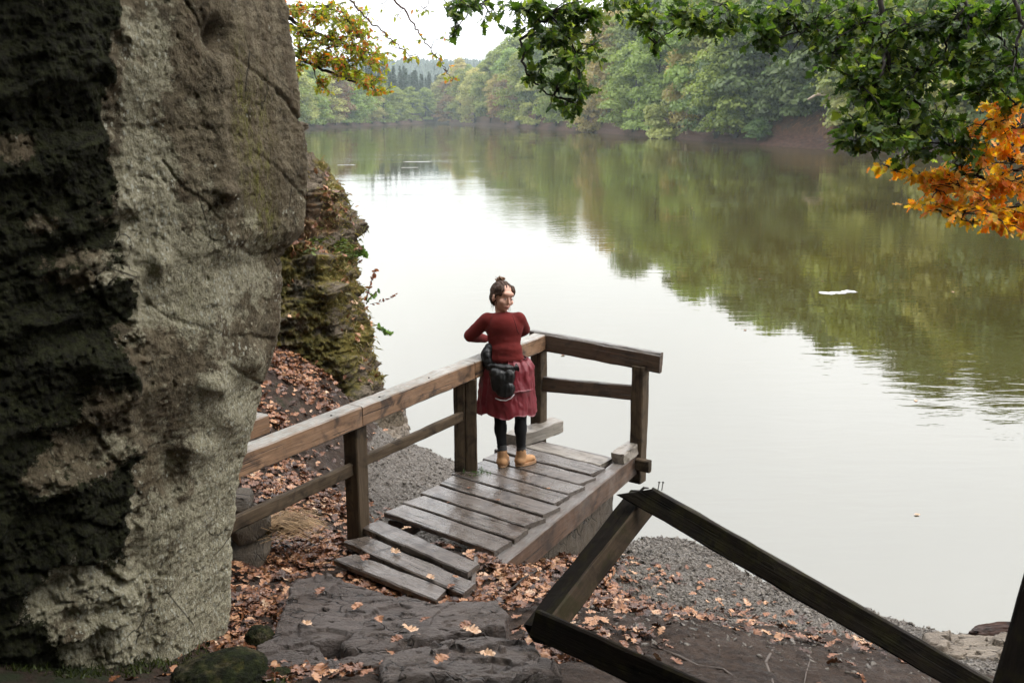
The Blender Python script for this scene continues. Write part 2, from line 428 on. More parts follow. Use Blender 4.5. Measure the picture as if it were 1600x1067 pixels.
def mat_water():
    t = NT('still_lake_water')
    v1 = t.mapv((0.55, 1.6, 1)); v2 = t.mapv((0.16, 0.36, 1))
    w1 = t.noise(v1, 1.9, 3, 0.5, 0.4); w2 = t.noise(v2, 1.0, 3, 0.5); w3 = t.noise(t.mapv((1, 2.4, 1)), 4.5, 2, 0.5)
    patch = t.ramp(t.noise(t.mapv((0.05, 0.05, 1)), 1.6, 3, 0.5), 0.42, 0.62, 0.25, 1.0)
    h = t.math('ADD', t.math('MULTIPLY', w1, 0.55), t.math('ADD', t.math('MULTIPLY', w2, 0.7), t.math('MULTIPLY', t.math('MULTIPLY', w3, patch), 0.12)))
    nrm = t.bump(t.math('MULTIPLY', h, patch), 1.0, 0.011)
    fr = t.n('ShaderNodeFresnel'); fr.inputs['IOR'].default_value = 1.33; t.l(nrm, fr.inputs['Normal'])
    fac = t.ramp(fr.outputs[0], 0.05, 0.70, 0.215, 0.70)
    body = t.n('ShaderNodeBsdfDiffuse')
    t.l(t.mix(t.ramp(t.noise(t.mapv((0.06, 0.06, 1)), 1.0, 4, 0.6), 0.35, 0.65), (0.046, 0.035, 0.004), (0.031, 0.026, 0.004)), body.inputs['Color'])
    gl = t.n('ShaderNodeBsdfGlossy'); gl.inputs['Roughness'].default_value = 0.012; gl.inputs['Color'].default_value = (0.97, 0.98, 0.96, 1)
    t.l(nrm, gl.inputs['Normal'])
    ms = t.n('ShaderNodeMixShader'); t.l(fac, ms.inputs[0]); t.l(body.outputs[0], ms.inputs[1]); t.l(gl.outputs[0], ms.inputs[2])
    t.l(ms.outputs[0], t.out.inputs['Surface'])
    return t.m
M['water'] = mat_water()
M['bark'] = mat_wood('dark_bark', (0.018, 0.014, 0.010), (0.045, 0.034, 0.025), (0.010, 0.008, 0.006), rmin=0.7, rmax=0.9)
M['twig'] = mat_plain('twig_bark', (0.022, 0.016, 0.012), 0.8)
M['red_twig'] = mat_plain('reddish_twig_bark', (0.07, 0.035, 0.025), 0.8)
M['pale_branch'] = mat_plain('bleached_branch', (0.42, 0.33, 0.25), 0.8)
M['root'] = mat_plain('muddy_root', (0.07, 0.052, 0.040), 0.6)
M['foam'] = mat_plain('white_foam', (0.42, 0.42, 0.41), 0.9)

WATER_Z = -1.0
# ================================================================== THE SETTING
# ---- near bank ground: heights measured at control points, thin interpolation between them
CP = [(0,-3,1.5),(0,0,1.4),(0,2,1.2),(0,3.2,.95),(0,4.2,.48),(-.6,4.5,.32),(.35,4.4,.38),(-1.2,4.3,.36),(-2,4.2,.48),(-3,4.0,.8),(0,5,.10),(-.8,5,.10),(-1.5,5.3,.12),
 (-.7,5.95,-.09),(-.45,6.6,-.03),(-.22,6.4,-.03),(-.7,6.82,-.035),(-1.0,6.95,-.1),(-1.3,6.2,-.07),(0,6.1,-.12),(.45,5.5,.08),(1.0,4.8,.10),(1.2,5.3,-.02),(2,5,-.12),(3,4.5,-.12),(2,4,.1),(1.2,3.6,.35),(2.2,6.1,-.42),(1.1,6.0,-.30),
 (1,6.8,-.60),(1.6,7.6,-.84),(.35,6.75,-.26),(.2,6.5,-.16),(.75,7.4,-.52),(3.2,6.4,-.80),(3.2,5.5,-.42),(4.2,6.6,-.86),(4.2,5,-.45),(6,5,-.6),(-.3,7,-.35),(-.6,7.4,-.40),(0,8.2,-.75),
 (-1.0,7.2,-.24),(-1.35,7.6,-.34),(-1.2,8.6,-.58),(-.8,9.5,-.78),(-1.3,10.2,-.74),(-1.5,9.3,-.55),(-1.75,6.9,-.08),(-2.0,7.7,.02),(-2.1,8.6,.12),(-2.3,9.6,.38),(-1.85,9.8,.02),(-2.0,10.6,.15),(-3,9.5,.8),(-2.7,7.5,.4),
 (-1.75,11.6,-.75),(-3,11,.8),(-3,8.5,.75),(-2.2,6.0,.2),(-3.5,6,.8),(-6,5,2),(-6,9,2),(-6,0,2.5),(-8,-4,3),(-3,0,1.8),(5,0,.8),(5,3,.1),(9,3,-.3),(9,0,.3),(6,-5,1.2),(0,-8,2.5),(10,-8,2),(-9,14,1)]
for p in [(700,720),(640,676),(985,848),(1060,842),(1130,862),(1180,910),(1250,925),(1310,935),(1370,960),(1420,990),(1600,970)]:
    q = at_z(*p, WATER_Z); CP.append((q.x, q.y, WATER_Z))
    CP.append((q.x + (0.35 if p[0] > 800 else 0.5), q.y + 0.9, WATER_Z - 0.45))
CP += [(.1,9.9,-1.0),(-.3,10.7,-1.0),(.7,9.3,-1.0),(.4,10.6,-1.3),(1.2,9.8,-1.4),(-1.9,13.2,-1.1),(-.8,12.5,-1.4),(7,7.2,-1.0),(7,9,-1.6),(12,6.4,-1),(12,9,-1.8),(0,15,-2),(5,12,-2),(12,14,-2.4),(-4,15,-1.6),(-9,18,-2),(3,18,-2.4),(12,18,-2.6)]
CP = np.array(CP)
_D = np.linalg.norm(CP[:, None, :2] - CP[None, :, :2], axis=2)
_A = np.block([[_D + np.eye(len(CP)) * -0.02, np.c_[np.ones(len(CP)), CP[:, :2]]], [np.c_[np.ones(len(CP)), CP[:, :2]].T, np.zeros((3, 3))]])
_w = np.linalg.solve(_A, np.r_[CP[:, 2], 0, 0, 0])
def base_height(x, y):
    x = np.atleast_1d(np.asarray(x, float)); y = np.atleast_1d(np.asarray(y, float))
    out = np.empty(len(x))
    for i in range(0, len(x), 40000):
        xs, ys = x[i:i+40000], y[i:i+40000]
        d = np.sqrt((xs[:, None] - CP[None, :, 0])**2 + (ys[:, None] - CP[None, :, 1])**2)
        out[i:i+40000] = d @ _w[:len(CP)] + _w[-3] + _w[-2] * xs + _w[-1] * ys
    return out
def shingle_mask(x, y, z):
    # grey shale mud near the water line, brown soil above the little ledge
    m = 1 - smooth(-0.50, -0.36, z + 0.10 * fbm(np.c_[x, y, x * 0], 1.5, 3, seed=2))
    m2 = smooth(0.1, 0.5, x) * 0 + m
    return m2
def ground_height(x, y, fine=True):
    x = np.atleast_1d(np.asarray(x, float)); y = np.atleast_1d(np.asarray(y, float))
    z = base_height(x, y)
    P = np.c_[x, y, np.zeros_like(x)]
    z = z + 0.05 * fbm(P, 1.3, 4, seed=1)
    # a trodden ledge where the soil ends above the shale
    led = smooth(-0.42, -0.36, z + 0.05 * fbm(P, 2.5, 3, seed=5)) * smooth(0.6, 1.2, x) 
    z = z + 0.07 * led
    if fine:
        sh = shingle_mask(x, y, z)
        n = fbm(P, 9, 5, 0.65, seed=3); r = fbm(P, 16, 4, 0.6, ridged=True, seed=4)
        z = z + (0.012 + 0.026 * sh) * n + 0.016 * sh * r
        z = z + 0.03 * np.clip(fbm(P, 4, 3, seed=9), -0.4, 1) + (1 - sh) * 0.014 * fbm(P, 20, 4, 0.6, ridged=True, seed=14)
    return z
def gz(x, y):
    return float(ground_height([x], [y])[0])

def build_ground():
    xs = np.concatenate([np.linspace(-60, -6, 24, endpoint=False), np.linspace(-6, -3, 30, endpoint=False), np.linspace(-3, 5.2, 420, endpoint=False), np.linspace(5.2, 12, 60, endpoint=False), np.linspace(12, 60, 25)])
    ys = np.concatenate([np.linspace(-60, -2, 24, endpoint=False), np.linspace(-2, 3.6, 50, endpoint=False), np.linspace(3.6, 12.2, 430, endpoint=False), np.linspace(12.2, 17, 30, endpoint=False), np.linspace(17, 24, 6)])
    X, Y = np.meshgrid(xs, ys); x = X.ravel(); y = Y.ravel()
    xc = np.clip(x, -9, 12); yc = np.clip(y, -8, 18)
    z = ground_height(xc, yc) - 0.12 * np.maximum(0, y - 18)
    z = z + np.where(y < -8, (-8 - y) * 0.35, 0) + np.where(x < -9, (-9 - x) * 0.3, 0) * (y < 14)
    me = mesh('ground', np.c_[x, y, z], grid_faces(len(ys), len(xs)), M['ground'])
    attr(me, 'shingle', shingle_mask(x, y, z))
    mo = 0.5 * smooth(-1.0, -2.0, x) * (1 - smooth(4.6, 5.4, y)) + 0.35 * smooth(-1.6, -2.0, x) * smooth(7.5, 8.5, y)
    attr(me, 'moss', mo)
    o = link('ground', me); tag(o, 'wet brown and grey shale bank sloping to the lake', None, kind='structure')
build_ground()

o = link('water', mesh('water', [(-1500, -40, WATER_Z), (1500, -40, WATER_Z), (1500, 2500, WATER_Z), (-1500, 2500, WATER_Z)], [(0, 1, 2, 3)], M['water'], False))
tag(o, 'calm lake reflecting the white sky and wooded bank', None, kind='structure')

# ---- far banks and hills (polar sheet round the eye)
def az_of(px): return math.degrees(math.atan((px - 800) / FPX / math.cos(PITCH - math.atan(353 / FPX))))
# azimuth, shore distance, skyline elevation (degrees), inland distance of the ridge
SH = [(-60,150,9,60),(-30,200,6,60),(az_of(300),235,4.2,50),(az_of(465),290,2.9,60),(az_of(560),360,2.7,70),(az_of(640),440,2.5,80),(az_of(684),520,2.0,80),
      (az_of(694),500,2.4,60),(az_of(720),455,2.9,60),(az_of(760),390,3.4,60),(az_of(800),335,4.0,60),(az_of(850),285,4.7,55),(az_of(960),217,5.6,50),(az_of(1000),195,7.0,50),(az_of(1090),162,7.6,50),
      (az_of(1150),147,8.6,50),(az_of(1290),124,9.4,50),(az_of(1440),113,10.8,50),(az_of(1500),109,12.3,50),(az_of(1600),104,13.0,50),(45,98,14,50),(60,100,14,50),(85,110,12,50)]
SH = np.array(SH)
def shore_r(az): return np.interp(az, SH[:, 0], SH[:, 1])
def far_height(az, r):
    az = np.asarray(az, float); r = np.asarray(r, float)
    s = r - shore_r(az); D = np.interp(az, SH[:, 0], SH[:, 3]); e = np.radians(np.interp(az, SH[:, 0], SH[:, 2]))
    cap = 3 + np.tan(e) * (shore_r(az) + D) - 18.0
    cap = np.maximum(cap, 1.5)
    t = np.clip(s / D, 0, 1)
    bank = np.interp(s, [-60, -8, 0, 6, 12], [-9, -2.2, -1.0, 0.1, 1.0])
    z = bank + (cap - 1.0) * (t**1.15) * (s > 6) + np.maximum(0, s - D) * 0.02
    return z
def far_pt(az, s):
    r = float(shore_r(az)) + s; a = R(az)
    return Vector((math.sin(a) * r, math.cos(a) * r, float(far_height(az, r))))
def build_far():
    az = np.linspace(-60, 85, 420); ss = np.concatenate([np.linspace(-30, -2, 5), np.linspace(-1, 14, 22), np.linspace(17, 90, 22), np.linspace(110, 500, 8)])
    A, SS = np.meshgrid(az, ss); a = A.ravel(); s = SS.ravel(); r = shore_r(a) + s
    s = s + 1.6 * fbm(np.c_[a * 0.9, s * 0, a * 0], 1.0, 4) * (np.abs(s) < 15)
    r = shore_r(a) + s
    x = np.sin(np.radians(a)) * r; y = np.cos(np.radians(a)) * r
    z = far_height(a, r) + 0.9 * fbm(np.c_[x, y, x * 0], 0.06, 5) * smooth(3, 20, s) + 0.25 * fbm(np.c_[x, y, x * 0], 0.5, 4) * smooth(0, 4, s)
    me = mesh('far_bank', np.c_[x, y, z], grid_faces(len(ss), len(az)), M['far_ground'])
    attr(me, 'mud', 1 - smooth(0.4, 1.3, z))
    tag(link('far_bank', me), 'brown mud shoreline and wooded slope across the lake', None, kind='structure')
    # the long hazy hill at the head of the lake
    az = np.linspace(-40, 30, 160); rr = np.linspace(700, 1700, 40)
    A, RR = np.meshgrid(az, rr); a = A.ravel(); r = RR.ravel()
    x = np.sin(np.radians(a)) * r; y = np.cos(np.radians(a)) * r
    top = 60 + 5 * fbm(np.c_[a * 0.25, a * 0, a * 0], 1, 3) + 10 * smooth(-4, 12, a)
    z = -6 + top * smooth(720, 1250, r) + 3 * fbm(np.c_[x, y, x * 0], 0.01, 3)
    global HILL
    HILL = (a, r, z)
    me = mesh('far_hill', np.c_[x, y, z], grid_faces(40, 160), M['far_ground'])
    attr(me, 'mud', np.zeros(len(x)))
    tag(link('far_hill', me), 'long low hazy hill beyond the head of the lake', None, kind='structure')
build_far()

# ================================================================== TREES
def quads_from(C, N, size, rng, aspect=1.0):
    """leaf cards: centres C, normals N, half size"""
    n = len(C)
    ref = rng.normal(size=(n, 3)); N = N / np.linalg.norm(N, axis=1)[:, None]
    a = np.cross(N, ref); a /= np.linalg.norm(a, axis=1)[:, None]; b = np.cross(N, a)
    s = np.asarray(size).reshape(-1, 1) * np.ones((n, 1))
    fold = N * s * 0.35
    V = np.stack([C - a * s, C - b * s * aspect * 0.7 + fold, C + a * s, C + b * s * aspect * 0.7 + fold], 1).reshape(-1, 3)
    F = np.arange(n * 4).reshape(n, 4)
    return V, F
def tube(pts, radii, k=6, jitter=0.0, rng=None):
    pts = [Vector(p) for p in pts]; V = []; F = []
    prev = None
    for i, p in enumerate(pts):
        d = (pts[min(i + 1, len(pts) - 1)] - pts[max(i - 1, 0)]).normalized()
        if prev is None:
            a = d.orthogonal().normalized()
        else:
            a = (prev - d * prev.dot(d))
            a = a.normalized() if a.length > 1e-6 else d.orthogonal().normalized()
        prev = a; b = d.cross(a)
        for j in range(k):
            t = 2 * math.pi * j / k; rr = radii[i]
            if jitter and rng is not None: rr *= 1 + jitter * rng.uniform(-1, 1)
            V.append(tuple(p + (a * math.cos(t) + b * math.sin(t)) * rr))
    for i in range(len(pts) - 1):
        for j in range(k):
            F.append((i * k + j, i * k + (j + 1) % k, (i + 1) * k + (j + 1) % k, (i + 1) * k + j))
    F.append(tuple(range(k - 1, -1, -1))); F.append(tuple((len(pts) - 1) * k + j for j in range(k)))
    return V, F
class Acc:
    def __init__(s): s.V = []; s.F = []
    def add(s, VF, off=None):
        V, F = VF; b = len(s.V)
        s.V += [tuple(v) for v in V]; s.F += [tuple(int(i) + b for i in f) for f in F]
        return s
    def mesh(s, name, mat, smooth_=True): return mesh(name, s.V, s.F, mat, smooth_)

def crown_broad(seed, h=20.0, rad=6.0, base=0.12, n_clump=46, per=120, leaf=0.42, flat=0.55, weep=0.0):
    rng = np.random.default_rng(seed); Cs = []; Ns = []; tone = []
    for i in range(n_clump):
        t = rng.uniform(0, 1)
        zc = h * (base + (0.97 - base) * t)
        prof = math.sin(math.pi * min(1, (t * 0.86 + 0.14)) ** 0.85) ** 0.6
        rr = rad * max(0.12, prof) * rng.uniform(0.45, 1.0) * (1 if t < 0.93 else 0.3)
        ph = rng.uniform(0, 2 * math.pi)
        c = np.array([math.cos(ph) * rr, math.sin(ph) * rr, zc])
        cr = rad * rng.uniform(0.22, 0.42)
        n = int(per * (cr / (rad * 0.3)) ** 2)
        d = rng.normal(size=(n, 3)); d /= np.linalg.norm(d, axis=1)[:, None]; d[:, 2] = np.abs(d[:, 2]) * 1.15 - 0.4
        d /= np.linalg.norm(d, axis=1)[:, None]
        P = c + d * cr * np.array([1.15, 1.15, flat]) * rng.uniform(0.55, 1.12, (n, 1))
        P[:, 2] -= 0.12 * ((P[:, 0] - c[0])**2 + (P[:, 1] - c[1])**2) / cr * (1 + weep)
        Cs.append(P); Ns.append(d + np.array([0, 0, 0.5]) + rng.normal(size=(n, 3)) * 0.45); tone.append(np.full(n, rng.uniform(0, 1)) * 0.6 + rng.uniform(0, 0.4, n))
    C = np.concatenate(Cs); N = np.concatenate(Ns); tn = np.concatenate(tone)
    V, F = quads_from(C, N, leaf * rng.uniform(0.6, 1.25, len(C)), rng)
    return V, F, np.repeat(tn, 4)
def crown_conifer(seed, h=24.0, rad=3.2, base=0.1):
    rng = np.random.default_rng(seed); Cs = []; Ns = []; tone = []
    lv = 30
    for i in range(lv):
        t = i / lv; z = h * (base + (1 - base) * t); L = rad * (1 - t) ** 0.8 * rng.uniform(0.75, 1.1) + 0.15
        nb = 7
        for j in range(nb):
            ph = rng.uniform(0, 2 * math.pi); n = 16
            u = rng.uniform(0.15, 1, n); w = rng.normal(size=n) * 0.16 * L * (1.1 - u)
            P = np.c_[math.cos(ph) * u * L - math.sin(ph) * w, math.sin(ph) * u * L + math.cos(ph) * w, z - 0.35 * u * L + rng.normal(size=n) * 0.1]
            Cs.append(P); Ns.append(np.tile([math.cos(ph) * 0.5, math.sin(ph) * 0.5, 0.8], (n, 1)) + rng.normal(size=(n, 3)) * 0.35); tone.append(rng.uniform(0, 1, n))
    C = np.concatenate(Cs); N = np.concatenate(Ns); tn = np.concatenate(tone)
    V, F = quads_from(C, N, 0.34 * rng.uniform(0.7, 1.3, len(C)), rng, 0.8)
    return V, F, np.repeat(tn, 4)
def trunk_mesh(seed, h, r, mat):
    rng = np.random.default_rng(seed); a = Acc()
    pts = [(0, 0, -1.0)]
    x = y = 0
    for i in range(1, 9):
        x += rng.uniform(-.2, .2); y += rng.uniform(-.2, .2); pts.append((x, y, h * 0.82 * i / 8))
    a.add(tube(pts, [r * (1.25 - 1.1 * i / 8) for i in range(9)], 8))
    for k in range(9):
        i = rng.integers(2, 8); p = Vector(pts[i]); ph = rng.uniform(0, 6.28); L = h * 0.22 * rng.uniform(0.6, 1)
        q = p + Vector((math.cos(ph) * L * 0.5, math.sin(ph) * L * 0.5, L * 0.28)); e = p + Vector((math.cos(ph + .2) * L, math.sin(ph + .2) * L, L * 0.5))
        a.add(tube([p, q, e], [r * 0.4, r * 0.25, r * 0.08], 5))
    return a.mesh('trunk', mat)
def crown_mesh(VFt):
    me = mesh('crown', VFt[0], VFt[1], M_LEAF['green'], True)
    attr(me, 'leaf_tone', VFt[2]); return me
M_LEAF = {
 'green': mat_leaf('beech_leaves_green', [(0.062, 0.096, 0.016), (0.215, 0.265, 0.056)], 0.3, 0.35, rand=0.02),
 'deep': mat_leaf('leaves_deep_green', [(0.024, 0.050, 0.014), (0.112, 0.165, 0.046)], 0.25, 0.35, rand=0.015),
 'pale': mat_leaf('leaves_pale_green', [(0.13, 0.15, 0.035), (0.33, 0.33, 0.10)], 0.3, 0.35, rand=0.015),
 'yellow': mat_leaf('leaves_turning_yellow', [(0.19, 0.175, 0.045), (0.40, 0.34, 0.11)], 0.3, 0.3, rand=0.012),
 'russet': mat_leaf('leaves_turning_russet', [(0.085, 0.075, 0.030), (0.190, 0.110, 0.045)], 0.3, 0.4, rand=0.012),
 'conifer': mat_leaf('spruce_needles', [(0.016, 0.034, 0.020), (0.040, 0.062, 0.032)], 0.1, 0.5, rand=0.01),
}
BROAD = [crown_mesh(crown_broad(10 + i, 20, 5.6 + 0.5 * (i % 3), base=0.04 + 0.03 * (i % 2), n_clump=64, per=105, leaf=0.34, flat=0.45 + 0.1 * (i % 3))) for i in range(6)]
BIRCH = [crown_mesh(crown_broad(40 + i, 20, 3.4, base=0.08, n_clump=60, per=60, leaf=0.26, flat=0.9, weep=2.0)) for i in range(2)]
BUSH = [crown_mesh(crown_broad(50 + i, 6, 4.0, base=0.02, n_clump=30, per=100, leaf=0.28, flat=0.7)) for i in range(2)]
CONE = [crown_mesh(crown_conifer(60 + i)) for i in range(3)]
TRUNK = [trunk_mesh(70 + i, 20, 0.32, M['bark']) for i in range(3)]
PALE_TRUNK = trunk_mesh(80, 20, 0.22, M['pale_branch'])
def place_tree(name, crown, trunk, p, s, sxy, rot, matk, label, cat, group=None, parts=True):
    MM = Matrix.Translation(p) @ Matrix.Rotation(rot, 4, 'Z') @ Matrix.Diagonal((s * sxy, s * sxy, s, 1))
    if parts:
        r = thing(name, label, cat, p, group)
        r.matrix_basis = MM
        c = bpy.data.objects.new('crown', crown); COL.objects.link(c); c.parent = r
        if trunk:
            tt = bpy.data.objects.new('trunk', trunk); COL.objects.link(tt); tt.parent = r
    else:
        r = bpy.data.objects.new(name, crown); COL.objects.link(r); r.matrix_basis = MM; tag(r, label, cat, group); c = r
    c.material_slots[0].link = 'OBJECT'; c.material_slots[0].material = M_LEAF[matk]
    return r
rt = random.Random(5)
# the named front row on the right bank (position across the photograph, inland m, height m, kind, colour)
FRONT = [
 (703,4,20,'b','russet','olive and russet tree at the tip of the wooded right bank'),
 (722,6,23,'b','green','green tree just right of the russet tree at the tip of the bank'),
 (744,5,20,'b','pale','pale green tree near the tip of the right bank'),
 (768,7,25,'b','green','tall green tree standing left of the hanging oak twigs'),
 (790,5,15,'b','russet','small brownish tree in front of the taller bank trees'),
 (812,6,22,'b','green','rounded green tree behind the left hanging oak twigs'),
 (838,5,18,'b','pale','pale bushy tree overhanging the water left of the hanging oak spray'),
 (868,6,21,'b','green','broad green tree behind the lower hanging oak spray'),
 (905,5,17,'b','green','green tree just left of the low yellow bush'),
 (926,3,6.5,'s','yellow','low yellow bush leaning over the waterline'),
 (948,9,24,'b','yellow','tall pale yellow tree rising behind the low yellow bush'),
 (985,4,17,'b','green','broad bright green tree whose branches sweep down to the bank'),
 (1022,6,22,'b','green','big green tree left of the pale birch'),
 (1046,2,7,'s','pale','pale green bush at the water edge left of the birch'),
 (1068,5,21,'w','yellow','slender pale yellow birch on the right bank'),
 (1092,9,24,'b','green','tall green tree directly behind the birch'),
 (1112,3,13,'b','deep','low spreading dark green tree right of the birch'),
 (1142,4,16,'b','green','grey green tree with spreading layered branches near the clearing'),
 (1172,7,20,'b','deep','dark tree standing with bare trunk left of the leaf covered clearing'),
 (1352,5,13,'b','pale','pale green tree right of the brown clearing'),
 (1365,8,21,'b','green','green tree behind the dense overhanging oak leaves'),
 (1412,5,17,'b','pale','light green tree seen through the oak leaves, above the orange spray'),
 (1455,7,21,'b','deep','dark green tree behind the orange spray'),
 (1500,5,18,'b','pale','pale green tree behind the top of the orange spray'),
 (1550,6,20,'b','green','green tree behind the right end of the oak branch'),
 (1600,6,21,'b','deep','deep green tree at the right edge of the view across the lake'),
]
for i, (px, s, h, k, mk, lab) in enumerate(FRONT):
    a = az_of(px); p = far_pt(a, s)
    cr = {'b': BROAD[i % 6], 'w': BIRCH[0], 's': BUSH[i % 2]}[k]
    hh = 6.0 if k == 's' else 20.0
    place_tree({'b': 'broadleaf_tree', 'w': 'birch_tree', 's': 'bush'}[k], cr, None if k == 's' else (PALE_TRUNK if k == 'w' else TRUNK[i % 3]), p, h / hh, 1.0 if k != 'b' else 20 / h * 0.5 + 0.5, rt.uniform(0, 6.28), mk, lab, {'b': 'tree', 'w': 'birch', 's': 'bush'}[k])
# hillside behind the front row, right bank

CW = {'green': 'green', 'deep': 'dark green', 'pale': 'pale green', 'yellow': 'yellowish', 'russet': 'russet', 'conifer': 'dark'}
def tree_label(px, s, mk, k):
    ref = [p for q_, p in ((735, 'the russet tree at the bank tip'), (800, 'the pale tree near the bank tip'), (880, 'the left hanging oak spray'), (940, 'the low yellow bush'), (1000, 'the tall pale yellow tree'), (1060, 'the broad bright green trees'), (1110, 'the slender birch'), (1190, 'the layered tree by the clearing'),
           (1320, 'the brown clearing'), (1450, 'the dense hanging oak leaves'), (1602, 'the orange spray'), (9999, 'the trees beyond the right edge')) if px < q_][0]
    row = 'first tree row behind' if s < 20 else 'second row up behind' if s < 31 else 'higher on the slope behind' if s < 44 else 'near the ridge behind'
    return f"{CW[mk]} {'leafy tree' if k == 'b' else 'spruce'}, {row} {ref}"
def scatter_bank(a0, a1, srange, step, kinds, group, label, name='woodland_tree', hr=(15, 22)):
    n = 0; s = srange[0]
    row = 0
    while s < srange[1]:
        a = a0 + (row % 2) * 0.5
        while a < a1:
            rr = float(shore_r(a)) + s
            da = math.degrees(step / rr)
            aa = a + rt.uniform(-.3, .3) * da; ss = s + rt.uniform(-2.5, 2.5)
            px = 800 + FPX * math.tan(R(aa)) / 1.0
            if not (az_of(1193) < aa < az_of(1318) and ss < 20):
                mk, k = rt.choice(kinds); h = rt.uniform(*hr)
                cr = BROAD[rt.randrange(6)] if k == 'b' else CONE[rt.randrange(3)]
                base = 20.0 if k == 'b' else 24.0
                if a1 < az_of(961) or True:
                    lab_ = tree_label(px, ss, mk, k); 
                place_tree(name if k == 'b' else 'spruce_tree', cr, None, far_pt(aa, ss), h / base * (0.95 if k == 'c' else 1), rt.uniform(.9, 1.15), rt.uniform(0, 6.28), mk,
                           lab_, 'tree' if k == 'b' else 'spruce', group if k == 'b' else group.replace('trees', 'spruces'), parts=False)
                n += 1
            a += da
        s += step * 1.1; row += 1
    return n
n1 = scatter_bank(az_of(706), az_of(960), (14, 62), 11.5, [('green', 'b'), ('pale', 'b'), ('green', 'b'), ('yellow', 'b'), ('deep', 'b')], 'trees filling the slope at the tip of the right bank', 'leafy tree on the slope behind the front row, towards the tip of the right bank')
n2 = scatter_bank(az_of(970), 38, (14, 56), 8.6, [('green', 'b'), ('deep', 'b'), ('deep', 'b'), ('pale', 'b'), ('conifer', 'c')], 'trees filling the hillside across the lake on the right', 'leafy tree on the hillside behind the front row, in the right half')
# left far shore
LEFT = [(472,4,17,'b','pale'),(492,5,18,'b','green'),(512,4,16,'b','pale'),(530,5,17,'b','russet'),(548,4,15,'b','green'),(566,6,18,'b','green'),(586,5,15,'b','pale'),(604,5,14,'b','green'),(624,5,14,'b','green'),(646,6,15,'b','green'),(668,6,16,'b','green'),(450,4,17,'b','green'),(430,4,17,'b','pale'),(405,4,17,'b','green'),(380,4,17,'b','pale')]
for i, (px, s, h, k, mk) in enumerate(LEFT):
    if px >= 472:
        lab = ['leftmost pale tree on the far shore, beside the cliff edge', 'rounded green tree on the far left shore right of the leftmost one', 'pale tree under the tip of the yellow oak branch, far shore', 'reddish brown tree among green ones on the far left shore', 'small green tree right of the reddish far shore tree', 'blue green tree below the end of the oak branch on the far shore', 'pale low tree at the foot of the spruces on the far shore', 'low green tree in front of the spruces, left of their middle', 'low green tree in front of the middle of the spruces', 'low green tree at the foot of the rightmost spruces', 'hazy tree beside the pale strip at the head of the lake'][i]
        place_tree('broadleaf_tree', BROAD[(i * 5 + 1) % 6], TRUNK[i % 3], far_pt(az_of(px), s), h / 20, 1.15, rt.uniform(0, 6), mk, lab, 'tree')
    else:
        place_tree('broadleaf_tree', BROAD[(i * 5 + 1) % 6], None, far_pt(az_of(px), s), h / 20, 1.15, rt.uniform(0, 6), mk, 'tree on the far left shore hidden behind the cliff', 'tree', 'far shore trees behind the cliff', parts=False)
for i in range(34):
    px = 575 + i * 3.6 + rt.uniform(-2, 2)
    place_tree('spruce_tree', CONE[i % 3], None, far_pt(az_of(px), rt.uniform(14, 50)), rt.uniform(.72, .95), 1.15, rt.uniform(0, 6), 'conifer', 'tall narrow spruce in the ' + ('left third' if i < 11 else 'middle' if i < 23 else 'right third') + ' of the hazy stand on the far left shore', 'spruce', 'spruces in the hazy stand at the far shore', parts=False)
for i in range(22):
    px = 440 + i * 7.5 + rt.uniform(-3, 3)
    mk_ = rt.choice(['green', 'pale', 'deep', 'russet'])
    place_tree('woodland_tree', BROAD[i % 6], None, far_pt(az_of(px), rt.uniform(16, 50)), rt.uniform(.65, .85), 1.25, rt.uniform(0, 6), mk_, CW[mk_] + ' leafy tree on the far left slope ' + ('behind the yellow oak branch' if px < 510 else 'under the yellow oak branch tip' if px < 560 else 'beside the hazy spruces'), 'tree', 'trees on the slope of the far left shore', parts=False)
for px, s_, lab in [(1218, 15, 'dark tall tree shading the back of the brown clearing, left one'), (1256, 16, 'dark tall tree shading the back of the brown clearing, middle one'), (1296, 15, 'dark tall tree shading the back of the clearing behind the dead branch')]:
    place_tree('broadleaf_tree', BROAD[px % 6], TRUNK[px % 3], far_pt(az_of(px), s_), 1.0, 1.1, px, 'deep', lab, 'tree')  # added; their dark leaf colour stands for the shadow in here
for i, (px, s_, h, mk, lab) in enumerate([(1212,9,4.5,'deep','bush coloured dark as the shadow at the back of the brown clearing, left'),(1246,11,5,'deep','bush coloured dark as the shadow in the middle of the back of the clearing'),(1280,12,5,'deep','bush coloured dark as the shadow at the back of the clearing behind the dead branch'),(1302,4,2.2,'russet','small orange brown shrub low on the clearing'),(1180,3,3,'deep','low dark bush at the water edge left of the clearing')]):
    place_tree('bush', BUSH[i % 2], None, far_pt(az_of(px), s_), h / 6, 1.0, i, mk, lab, 'bush')  # back bushes take dark leaves as the shadow under the trees
